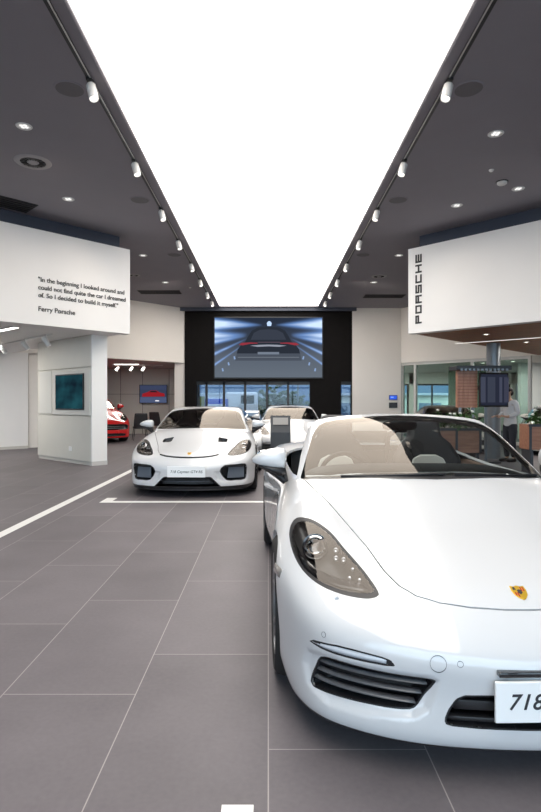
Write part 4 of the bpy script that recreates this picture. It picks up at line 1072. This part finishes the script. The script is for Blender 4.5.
def chair(px, py, z, label, rz, group=None):
    x, y = px, py; t = thing('visitor_chair', label, 'chair', (x, y, 0), rz, group)
    Geo().ball((0, 0, .46), (.50, .50, .10), 22, 10, .5).build('seat', LEATHER, t, smooth=True)
    rows = []
    for q in np.linspace(0, 1, 8): rows.append([(xx*(1-.12*q*q), .24+.10*q-.16*abs(xx)**1.6*2, .48+.50*q) for xx in np.linspace(-.25, .25, 11)])
    Geo().sheet(rows).build('backrest', LEATHER, t, smooth=True, solid=.05, subsurf=1)
    for sx in (-1, 1):
        for sy in (-1, 1): Geo().tube([(sx*.20, sy*.19, .44), (sx*.25, sy*.24, 0)], [.014, .010], 8).build('leg', BLACK, t, smooth=True)
    return t
chair(wx(140, 19.9), 19.9, 0, 'black visitor chair beside the front corner of the red car', R(200))
chair(wx(158, 22.6), 22.6, 0, 'black visitor chair below the wall television, behind the white winged car', R(160))

# =============================================================== floor markings
def mark(g, x0, y0, x1, y1): g.box(((x0+x1)/2, (y0+y1)/2, .0015), (abs(x1-x0), abs(y1-y0), .003))
o = Geo(); mark(o, -2.735, 1.0, -2.625, 15.5); o = o.build('bay_line', LINEW); tag(o, 'long white painted line running down the floor left of the cars', 'floor marking')
g = Geo(); mark(g, -2.24, 7.36, .95, 7.47); mark(g, -2.24, 7.47, -2.10, 7.72); o = g.build('bay_line', LINEW); tag(o, 'white cross line with a corner tick in front of the winged car', 'floor marking')
g = Geo(); mark(g, -.152, .9, -.048, 1.815); o = g.build('bay_line', LINEW); tag(o, 'white bay mark at the bottom edge ahead of the open-top car', 'floor marking')

# =============================================================== cars
make_car('open', .0135, PAINT, 'convertible_car', 'white open-top sports car filling the right foreground', 'car', (.95, 1.862), R(1.5))
make_car('track', .018, PAINT, 'coupe_car', 'white winged sports coupe with bonnet ducts and black side intakes, left of the open-top car', 'car', (-1.125, 7.65), R(-1.2), sx=1.03, alloy=DARKALLOY)
make_car('coupe', .028, PAINT, 'coupe_car', 'white sports coupe behind the dark info stand, in front of the big screen', 'car', (.55, 12.9), R(-1), detail=False)
make_car('suv', .03, REDP, 'suv_car', 'tall red car partly hidden behind the white end pillar', 'car', (-5.35, 18.4), R(33), sx=1.08, sz=1.25, detail=False, alloy=DARKALLOY)
make_car('coupe', .035, CREAMP, 'coupe_car', 'cream car with a black roof behind the round grey column', 'car', (4.95, 14.3), R(-8), detail=False, roofm=BLACK)
make_car('coupe', .035, CREAMP, 'coupe_car', 'cream car with a black roof beside the standing person, at the right edge', 'car', (7.25, 13.4), R(-22), detail=False, roofm=BLACK)

# =============================================================== info stand
t = thing('info_stand', 'dark grey information stand with a tilted paper panel between the two white cars', 'display stand', (wx(280.5, 9.9), 9.9, 0), R(0))
Geo().box((0, 0, .012), (.40, .30, .024)).build('base_plate', CHARC, t, bevel=.004)
Geo().prism([(-.03, .024), (-.03, .80), (.045, 1.10), (.075, 1.09), (.03, .80), (.03, .024)], .36, tr(-.18, 0, 0) @ Matrix(((0, 0, 1, 0), (1, 0, 0, 0), (0, 1, 0, 0), (0, 0, 0, 1)))).build('stand_panel', CHARC, t, bevel=.004)
Geo().box((0, -.0025, 1.0), (.27, .006, .13), M=rotx(R(-14))).build('paper_sheet', PAPER, t)

# =============================================================== right hand zone
t = thing('round_column', 'round grey steel column behind the timber screen stand', 'column', (wx(493.5, 13.3), 13.3, 0)); t['kind'] = 'structure'
Geo().lathe([(.001, 0), (.16, 0), (.16, 2.76), (.001, 2.76)], 40).build('column_shaft', METALG, t, smooth=True)
TY = 12.3; t = thing('media_totem', 'timber screen stand with an angled television and dark canopy, in front of the round column', 'media stand', (wx(479, TY), TY, 0))
k = TY/FPX
def tx(px): return (px-479)*k
Geo().box((tx(466.5), 0, (wz(407.5, TY)+wz(370.5, TY))/2), (20*k, .12, 37*k)).build('timber_panel', WOODT, t, bevel=.004)
g = Geo()
for i in range(11): g.box((tx(466.5), -.0605, wz(405-3.1*i, TY)), (19.6*k, .003, .006))
g.box((tx(463), -.0605, (wz(407.5, TY)+wz(370.5, TY))/2), (.006, .003, 36*k))
g.build('panel_grooves', mat('groove', (.06, .03, .02), .6), t)
g = Geo().box((tx(479), -.05, wz(368.5, TY)), (54*k, .5, .09)); g.build('canopy', CHARC, t, bevel=.01)
g = Geo()
for i in range(12): g.box((tx(457+4*i), -.305, wz(370.5, TY)), (.05, .012, .05))
g.build('canopy_ribs', METALG, t)
for px in (460, 473, 486): Geo().box((tx(px), .02, wz(407, TY)/2), (.05, .05, wz(407, TY))).build('stand_leg', METALG, t)
Geo().box((tx(475), .02, .02), (1.0, .40, .04)).build('stand_foot', CHARC, t, bevel=.006)
A = tr(tx(491), -.14, wz(390, TY)) @ rotz(R(14))
def loc_box(nm, c, d, m): 
    o = Geo().box(c, d).build(nm, m, t, bevel=.004); o.matrix_local = A; return o
loc_box('television_case', (0, 0, 0), (32*k, .06, 34*k), BLACK)
loc_box('television_picture', (0, -.033, 0), (29.5*k, .006, 30.5*k), emis('tv_violet', (.018, .021, .036), 1))
for i, (u, w, c) in enumerate(((-.22, .10, (.075, .085, .13)), (-.06, .16, (.060, .070, .105)), (.12, .06, (.08, .09, .14)), (.23, .10, (.065, .07, .11)))):
    loc_box('glare_bar', (u*1.3, -.0365, .0), (w*1.2, .002, 25*k), emis(f'tv_glare{i}', tuple(q*.6 for q in c), 1))  # stripes reflected in the set, painted in as glowing bars
Geo().box((tx(480), -.04, wz(388, TY)), (.10, .16, .10)).build('bracket', BLACK, t)

def planter(px, Y, py0, py1, label, w=.95, n=24, seed=1):
    x = wx(px, Y); z1, z0 = wz(py0, Y), wz(py1, Y); t = thing('planter_box', label, 'planter', (x, Y, 0), R(0))
    Geo().box((0, 0, (z0+z1)/2), (w, .42, z1-z0)).build('timber_box', WOODP, t, bevel=.006)
    g = Geo()
    for q in (-w/2+.02, -.04, w/2-.02): g.box((q, -.215, (z0+z1)/2), (.045, .02, z1-z0))
    g.box((0, -.214, z1-.02), (w+.02, .024, .05)); g.build('dark_trim', CHARC, t)
    for sx in (-1, 1): Geo().box((sx*(w/2-.06), 0, z0/2), (.06, .36, z0)).build('planter_leg', CHARC, t)
    Geo().box((0, 0, z1-.03), (w-.08, .34, .02)).build('soil', mat('soil', (.03, .022, .016), .9), t)
    rng = random.Random(seed); g = Geo(); fl = Geo(); st = Geo()
    for i in range(n):
        bx, by = rng.uniform(-w/2+.06, w/2-.06), rng.uniform(-.14, .14); top = Vector((bx+rng.uniform(-.12, .12), by+rng.uniform(-.12, .12), z1+rng.uniform(.08, .34)))
        st.tube([(bx, by, z1-.03), top], [.007, .004], 5)
        for j in range(7):
            a, el = rng.uniform(0, 2*PI), rng.uniform(-.3, .9); L, W = rng.uniform(.10, .19), rng.uniform(.035, .06)
            d = Vector((math.cos(a)*math.cos(el), math.sin(a)*math.cos(el), math.sin(el))); sd = d.cross(Vector((0, 0, 1))).normalized(); b = Vector((bx, by, z1)).lerp(top, rng.uniform(.4, 1))
            g.sheet([[b+d*L*q+sd*W*s*math.sin(PI*min(.98, q+.06))+Vector((0, 0, -L*.5*q*q-abs(s)*-.012)) for s in (-1, 0, 1)] for q in (0, .25, .5, .75, 1)])
        if i % 3 == 0: fl.ball(top+Vector((0, 0, .02)), (.07, .07, .05), 10, 6)
    g.build('leaves', LEAF, t, smooth=True); st.build('stems', LEAF, t)
    fl.build('blossoms', PETAL, t, smooth=True)
planter(549, 10.6, 424, 449, 'timber planter box with leafy plants at the right edge', w=.95, seed=3)
planter(455, 11.2, 428, 452, 'timber planter box seen through the windscreen of the open-top car', w=.9, seed=5)
t = thing('control_panel', 'small blue lit control panel on the far white wall', 'control panel', (wx(393.3, 20.2), 20.232, wz(397.5, 20.2)))
Geo().box((0, 0, 0), (.30, .05, .18)).build('panel_case', BLACK, t, bevel=.006); Geo().box((0, -.027, 0), (.26, .006, .14)).build('panel_screen', emis('panel_blue', (.03, .09, .55), 1.2), t)
Geo().box((-.04, -.031, .01), (.10, .002, .03)).build('screen_text', emis('panel_pale', (.3, .45, 1), 1), t)
t = thing('wall_box', 'small dark box on the far white wall below the control panel', 'wall box', (wx(393.3, 20.2), 20.22, wz(405.2, 20.2)))
Geo().box((0, 0, 0), (.30, .06, .20)).build('box_case', BLACK, t, bevel=.008); Geo().box((0, -.032, 0), (.24, .004, .14)).build('box_window', CHARC, t)
# linear slot light and downlights in the timber ceiling
s0, s1 = up(455, 343.2, 2.75), up(552, 336.2, 2.75); g = Geo(); seg_box(g, s0, s1, 2.738, 2.752, .055); t = thing('linear_light', 'thin white light slot in the timber ceiling', 'strip light', (0, 0, 0)); g.build('slot_trim', LAMPW, t)
g = Geo(); seg_box(g, s0, s1, 2.734, 2.7378, .035); g.build('slot_diffuser', emis('slot_glow', (1, .95, .88), 1.4), t)
g_ = emis('small_glow', (1, .92, .8), 4)
for px, py, lab in ((486.3, 334.2, 'small round downlight in the timber ceiling near the hanging wall edge'), (526.4, 342, 'small round downlight in the timber ceiling behind the light slot')):
    downlight(px, py, lab, 2.752, .06, group='downlights in the timber ceiling', g_=g_)
for i, (px, py) in enumerate(((513, 361.3), (535, 364.2), (518.5, 371), (483, 363))):
    downlight(px, py, ('first', 'second', 'third', 'fourth')[i]+' small downlight in the low white office ceiling, counted from the grey column outward' if False else ('small office ceiling downlight in front of the pale pier', 'small office ceiling downlight above the lime wall', 'deeper office ceiling downlight above the pale pier', 'office ceiling downlight left of the round grey column')[i], 2.82, .10, group='downlights in the low office ceiling', g_=g_)

# =============================================================== person by the cream car
def skin_obj(name, joints, bones, m, parent, root=0, sub=2):
    me = bpy.data.meshes.new(name); me.from_pydata([j[0] for j in joints], bones, []); me.update()
    o = link(bpy.data.objects.new(name, me), parent); md = o.modifiers.new('skin', 'SKIN'); md.use_smooth_shade = True
    if not me.skin_vertices: me.skin_vertices.new() if hasattr(me.skin_vertices, 'new') else None
    lay = me.skin_vertices[0].data
    for i, j in enumerate(joints):
        r = j[1]; lay[i].radius = r if isinstance(r, tuple) else (r, r); lay[i].use_root = (i == root)
    s = o.modifiers.new('sub', 'SUBSURF'); s.levels = s.render_levels = sub
    me.materials.append(m); return o
PXX, PYY = wx(509.5, 12.55), 12.55
SKIN = mat('skin', (.50, .30, .21), .55); SHIRT = mat('shirt_pale', (.56, .56, .57), .8, noise=.06, nscale=12); TROUS = mat('trousers_dark', (.018, .02, .03), .8); HAIR = mat('hair_dark', (.018, .013, .010), .6); SHOE = mat('shoe_dark', (.015, .013, .012), .4)
pr = thing('person', 'person in a pale shirt and dark trousers, hands held forward, beside the cream car', 'person', (PXX, PYY, 0), R(-68))
# local: faces -y
pr.scale = (.96,)*3
J = [((0, .02, .93), (.09, .085)), ((0, .02, 1.08), (.10, .085)), ((0, .0, 1.26), (.145, .10)), ((0, -.01, 1.40), (.10, .08)), ((0, -.025, 1.48), .05), ((0, -.045, 1.56), (.065, .075)), ((0, -.05, 1.64), (.075, .088)), ((0, -.04, 1.71), (.055, .065))]
Bn = [(0, 1), (1, 2), (2, 3), (3, 4), (4, 5), (5, 6), (6, 7)]
def chain(start, pts):
    prev = start
    for p in pts: J.append(p); Bn.append((prev, len(J)-1)); prev = len(J)-1
    return prev
ends = {}
for s in (-1, 1):
    ends[s] = chain(3, [((s*.175, .0, 1.40), .055), ((s*.225, .03, 1.14), .042), ((s*.15, -.20, 1.06), .032), ((s*.12, -.27, 1.07), .024), ((s*.10, -.33, 1.075), (.036, .018))])
    for k, (dx, L) in enumerate(((-.026, .06), (-.009, .075), (.009, .07), (.026, .05))):
        chain(ends[s], [((s*.10+dx, -.375, 1.075), .0095), ((s*.10+dx*1.1, -.375-L*.5, 1.062), .009), ((s*.10+dx*1.1, -.375-L*.8, 1.035), .008)])
    chain(ends[s]-1, [((s*.075, -.30, 1.09), .011), ((s*.06, -.335, 1.10), .010)])
    chain(0, [((s*.09, .02, .86), .092), ((s*.10, -.01, .48), .058), ((s*.105, .035, .10), .040), ((s*.11, -.02, .045), (.04, .035)), ((s*.115, -.13, .03), (.04, .025))])
skin_obj('body', J, Bn, SKIN, pr)
g = Geo().ball((0, -.115, 1.625), (.028, .04, .04), 10, 8)
for s in (-1, 1): g.ball((s*.078, -.045, 1.63), (.02, .045, .06), 10, 8)
g.build('face_features', SKIN, pr, smooth=True)
g = Geo()
for s in (-1, 1): g.ball((s*.03, -.122, 1.648), (.014, .010, .008), 10, 6)
g.ball((0, -.118, 1.578), (.045, .014, .010), 10, 6); g.build('eyes_and_mouth', HAIR, pr, smooth=True)
g = Geo().ball((0, -.025, 1.685), (.178, .205, .14), 20, 12).ball((0, .02, 1.63), (.168, .15, .18), 20, 12); g.build('hair', HAIR, pr, smooth=True)
SJ = [((0, .02, .80), (.175, .15)), ((0, .02, .93), (.165, .14)), ((0, .02, 1.08), (.145, .115)), ((0, .0, 1.26), (.165, .12)), ((0, -.005, 1.40), (.115, .092)), ((0, -.018, 1.452), (.066, .066))]; SB = [(0, 1), (1, 2), (2, 3), (3, 4), (4, 5)]
for s in (-1, 1):
    n = len(SJ); SJ += [((s*.18, .0, 1.40), .072), ((s*.23, .03, 1.14), .058), ((s*.155, -.19, 1.06), .044)]; SB += [(4, n), (n, n+1), (n+1, n+2)]
skin_obj('shirt', SJ, SB, SHIRT, pr)
TJ = [((0, .02, .95), (.145, .115)), ((0, .02, .88), (.15, .12))]; TB = [(0, 1)]
for s in (-1, 1):
    n = len(TJ); TJ += [((s*.09, .02, .80), .105), ((s*.10, -.01, .48), .076), ((s*.105, .03, .09), .062)]; TB += [(1, n), (n, n+1), (n+1, n+2)]
skin_obj('trousers', TJ, TB, TROUS, pr)
for s in (-1, 1): Geo().ball((s*.112, -.06, .045), (.105, .29, .09), 18, 10, .7).build('shoe', SHOE, pr, smooth=True)

# =============================================================== outdoors beyond the end wall
struct('ground_outside', Geo().box((0, 58, -.15), (120, 61.3, .1)), mat('asphalt', (.20, .20, .20), .9, noise=.2, nscale=2))
struct('ground_forecourt', Geo().box((0, -20.2, -.15), (80, 30, .1)), mat('forecourt', (.33, .33, .33), .8, noise=.1, nscale=2))
def hedge(px, Y, w, h, label, seed):
    rng = random.Random(seed); x = wx(px, Y); t = thing('garden_tree', label, 'tree', (x, Y, -.1)); g = Geo()
    for i in range(240):
        c = Vector((rng.gauss(0, w*.22), rng.gauss(0, w*.18), h*.30+abs(rng.gauss(0, h*.24)))); r = rng.uniform(.14, .34)
        g.ball(c, (r*1.4, r*1.3, r), 7, 5, 1, rotz(rng.uniform(0, 3)))
    g.build('foliage', mat('tree_leaf', (.04, .07, .025), .8, noise=.6, nscale=5), t); Geo().tube([(0, 0, 0), (0, 0, h*.5)], [.14, .08], 8).build('trunk', mat('bark', (.10, .07, .05), .9), t)
hedge(262, 40, 3.2, 2.6, 'leafy green tree seen through the middle window panes', 1)
hedge(281, 31, 1.8, 2.1, 'leafy green tree right of the tree behind the middle panes', 2)
hedge(289, 44, 3.4, 2.5, 'leafy green tree seen through the right window panes', 4)
Y = 34; t = thing('delivery_truck', 'white and blue box truck parked outside the far windows', 'truck', (wx(226, Y), Y, -.1))
TRB = mat('truck_blue', (.02, .07, .55), .4); TRW = mat('truck_white', (.80, .81, .83), .4)
Geo().box((-.55, 0, 1.15), (1.6, 1.8, 1.1)).build('cargo_box', TRB, t, bevel=.03); Geo().box((1.0, 0, 1.35), (1.9, 1.8, 1.5)).build('cab', TRW, t, bevel=.12, seg=3)
Geo().box((1.35, -.91, 1.65), (.8, .02, .5)).build('cab_window', BLACK, t); Geo().box((.2, 0, .55), (3.3, 1.6, .16)).build('chassis', CHARC, t)
Geo().box((-.55, -.905, 1.30), (1.2, .02, .16)).build('side_stripe', TRW, t)
for xx in (-.8, 1.2): Geo().lathe([(.001, -.9), (.38, -.9), (.4, -.88), (.4, .88), (.38, .9), (.001, .9)], 24, tr(xx, 0, .4) @ rotx(PI/2)).build('wheel', RUBBER, t, smooth=True)
Y = 30; t = thing('forecourt_sign', 'yellow and green board standing outside the far left window pane', 'sign', (wx(201, Y), Y, -.1))
Geo().box((0, 0, 1.15), (.40, .06, 1.3)).build('sign_board', mat('sign_yellow', (.55, .60, .05), .5), t, bevel=.01); Geo().box((.03, -.035, 1.05), (.20, .01, .35)).build('sign_panel', mat('sign_blue', (.03, .10, .5), .5), t)
for s in (-1, 1): Geo().box((s*.16, 0, .25), (.04, .04, .5)).build('sign_post', CHARC, t)
Y = 52; t = thing('warehouse_building', 'long pale warehouse behind the truck outside', 'building', (wx(240, Y), Y, -.1))
Geo().box((0, 0, 1.1), (9, 5, 2.2)).build('building_wall', mat('warehouse_wall', (.62, .66, .70), .7), t); Geo().box((0, 0, 2.28), (9.4, 5.4, .16)).build('building_roof', mat('warehouse_roof', (.40, .46, .52), .6), t)
for xx in (-3, -1, 1, 3): Geo().box((xx, -2.51, 1.0), (1.1, .04, 1.2)).build('building_window', mat('warehouse_glass', (.12, .18, .25), .2), t)
Y = 36; t = thing('lamp_post', 'thin pale lamp post seen through the right window panes', 'lamp post', (wx(298, Y), Y, -.1))
Geo().tube([(0, 0, 0), (0, 0, 5)], .06, 8).build('post', METALG, t); Geo().box((.3, 0, 5), (.8, .15, .08)).build('lamp_head', LAMPW, t)
t = thing('garden_building', 'low pale building outside the office windows', 'building', (9.0, 37, -.1))
Geo().box((0, 0, 1.0), (12, 4, 1.9)).build('building_wall', mat('garden_wall', (.55, .58, .50), .7), t); Geo().box((0, 0, 2.0), (12.4, 4.4, .14)).build('building_roof', mat('warehouse_roof', (.40, .46, .52), .6), t)
for xx in (-4, -1.4, 1.2, 3.8): Geo().box((xx, -2.01, 1.0), (1.4, .04, .9)).build('building_window', mat('warehouse_glass', (.12, .18, .25), .2), t)
hedge(346, 42, 3.4, 1.7, 'low green tree seen through the narrow right window', 7)

# things whose Empty still sits at the origin move to their own base
bpy.context.view_layer.update()
for o in [o for o in bpy.data.objects if o.parent is None and o.type == 'EMPTY' and o.location.length < 1e-6]:
    kids = [c for c in bpy.data.objects if c.parent == o]; P = [c.matrix_world @ Vector(b) for c in kids for b in c.bound_box]
    ctr = Vector(((min(p.x for p in P)+max(p.x for p in P))/2, (min(p.y for p in P)+max(p.y for p in P))/2, max(p.z for p in P)))
    o.location = ctr
    for c in kids: c.location = c.location-ctr

# =============================================================== light and camera
w = bpy.data.worlds.new('World'); SC.world = w; w.use_nodes = True; nt = w.node_tree; bg = nt.nodes['Background']
tc = nt.nodes.new('ShaderNodeTexCoord'); sp = nt.nodes.new('ShaderNodeSeparateXYZ'); cr = nt.nodes.new('ShaderNodeValToRGB')
nt.links.new(tc.outputs['Generated'], sp.inputs[0]); nt.links.new(sp.outputs[2], cr.inputs[0]); nt.links.new(cr.outputs[0], bg.inputs[0])
cr.color_ramp.elements[0].position = 0; cr.color_ramp.elements[0].color = (.21, .36, .63, 1); cr.color_ramp.elements[1].position = .6; cr.color_ramp.elements[1].color = (.12, .28, .70, 1)
# the sky is bright and hazy on the sun's side (behind the camera) and deep blue on the other
c2 = nt.nodes.new('ShaderNodeValToRGB'); c2.color_ramp.elements[0].position = .30; c2.color_ramp.elements[0].color = (1, 1, 1, 1); c2.color_ramp.elements[1].position = .62; c2.color_ramp.elements[1].color = (0, 0, 0, 1)
ma = nt.nodes.new('ShaderNodeMath'); ma.operation = 'MULTIPLY_ADD'; ma.inputs[1].default_value = .5; ma.inputs[2].default_value = .5
mw = nt.nodes.new('ShaderNodeMix'); mw.data_type = 'RGBA'; mw.inputs[7].default_value = (2.7, 3.3, 4.1, 1)
nt.links.new(sp.outputs[1], ma.inputs[0]); nt.links.new(ma.outputs[0], c2.inputs[0]); nt.links.new(c2.outputs[0], mw.inputs[0]); nt.links.new(cr.outputs[0], mw.inputs[6]); nt.links.new(mw.outputs[2], bg.inputs[0])
bg.inputs[1].default_value = 1.0
sun = bpy.data.lights.new('sun', 'SUN'); sun.energy = 1.7; sun.angle = R(1); sun.color = (1, .95, .88); so = link(bpy.data.objects.new('sun', sun)); so.rotation_euler = (R(32), 0, R(12)); so.location = (0, -20, 30)
def area(name, loc, sx, sy, e, rz=0, col=(1, .95, .88)):
    l = bpy.data.lights.new(name, 'AREA'); l.shape = 'RECTANGLE'; l.size = sx; l.size_y = sy; l.energy = e; l.color = col
    o = link(bpy.data.objects.new(name, l)); o.location = loc; o.rotation_euler = (0, 0, rz); return o
area('side_room_light', (-5.4, 21.3, 2.76), 1.8, .4, 35)
area('alcove_light', (-7.3, 12.3, 2.70), 2.5, .4, 70, R(45))
area('office_light', (8.3, 19.5, 2.78), 3.0, .5, 90, R(-45))
area('office_light_deep', (7.5, 24.5, 2.78), 3.0, .5, 90)
area('timber_light', (7.2, 12.6, 2.70), 2.5, .2, 60, R(-45))
def wash(i, k, aim_at, e):
    l = bpy.data.lights.new('track_spot_light', 'SPOT'); l.energy = e; l.spot_size = R(78); l.spot_blend = 1; l.shadow_soft_size = .05; l.color = (1, .89, .77)
    o = link(bpy.data.objects.new('track_spot_light', l)); s = 1 if i == 0 else -1
    p = Vector((TRX[i]-s*.03, SPY[k]-.04, HC-.25)); o.location = p; o.rotation_euler = (Vector(aim_at)-p).to_track_quat('-Z', 'Y').to_euler()
# the spotlights that wash the hanging walls and the bulkheads behind them
for i, s in ((0, -1), (1, 1)):
    wash(i, 1, (s*5.6, 8.7, 3.1), 72 if i == 0 else 40); wash(i, 2, (s*4.0, 10.3, 3.1), 45 if i == 0 else 26)
    wash(i, 5, (s*5.2, 18.0, 3.3), 95); wash(i, 6, (s*4.0, 20.2, 3.0), 60)
cam = bpy.data.cameras.new('camera'); co = link(bpy.data.objects.new('camera', cam)); SC.camera = co
co.location = (0, 0, EYE); co.rotation_euler = (PI/2, 0, 0)
cam.sensor_fit = 'VERTICAL'; cam.sensor_height = 36; cam.lens = FPX/812*36
cam.shift_x = (270.5-VX)/812; cam.shift_y = (VY-406)/812*-1*-1
cam.clip_start = .05; cam.clip_end = 300
vs = SC.view_settings; SC.display_settings.display_device = 'sRGB'; vs.view_transform = 'Standard'; vs.look = 'None'; vs.exposure = .28; vs.gamma = 1; vs.use_curve_mapping = False
SC.cycles.max_bounces = 10; SC.cycles.transparent_max_bounces = 24; SC.cycles.diffuse_bounces = 5; SC.cycles.glossy_bounces = 5; SC.cycles.caustics_reflective = False; SC.cycles.caustics_refractive = False
SC.cycles.sample_clamp_indirect = 6; SC.cycles.use_denoising = True
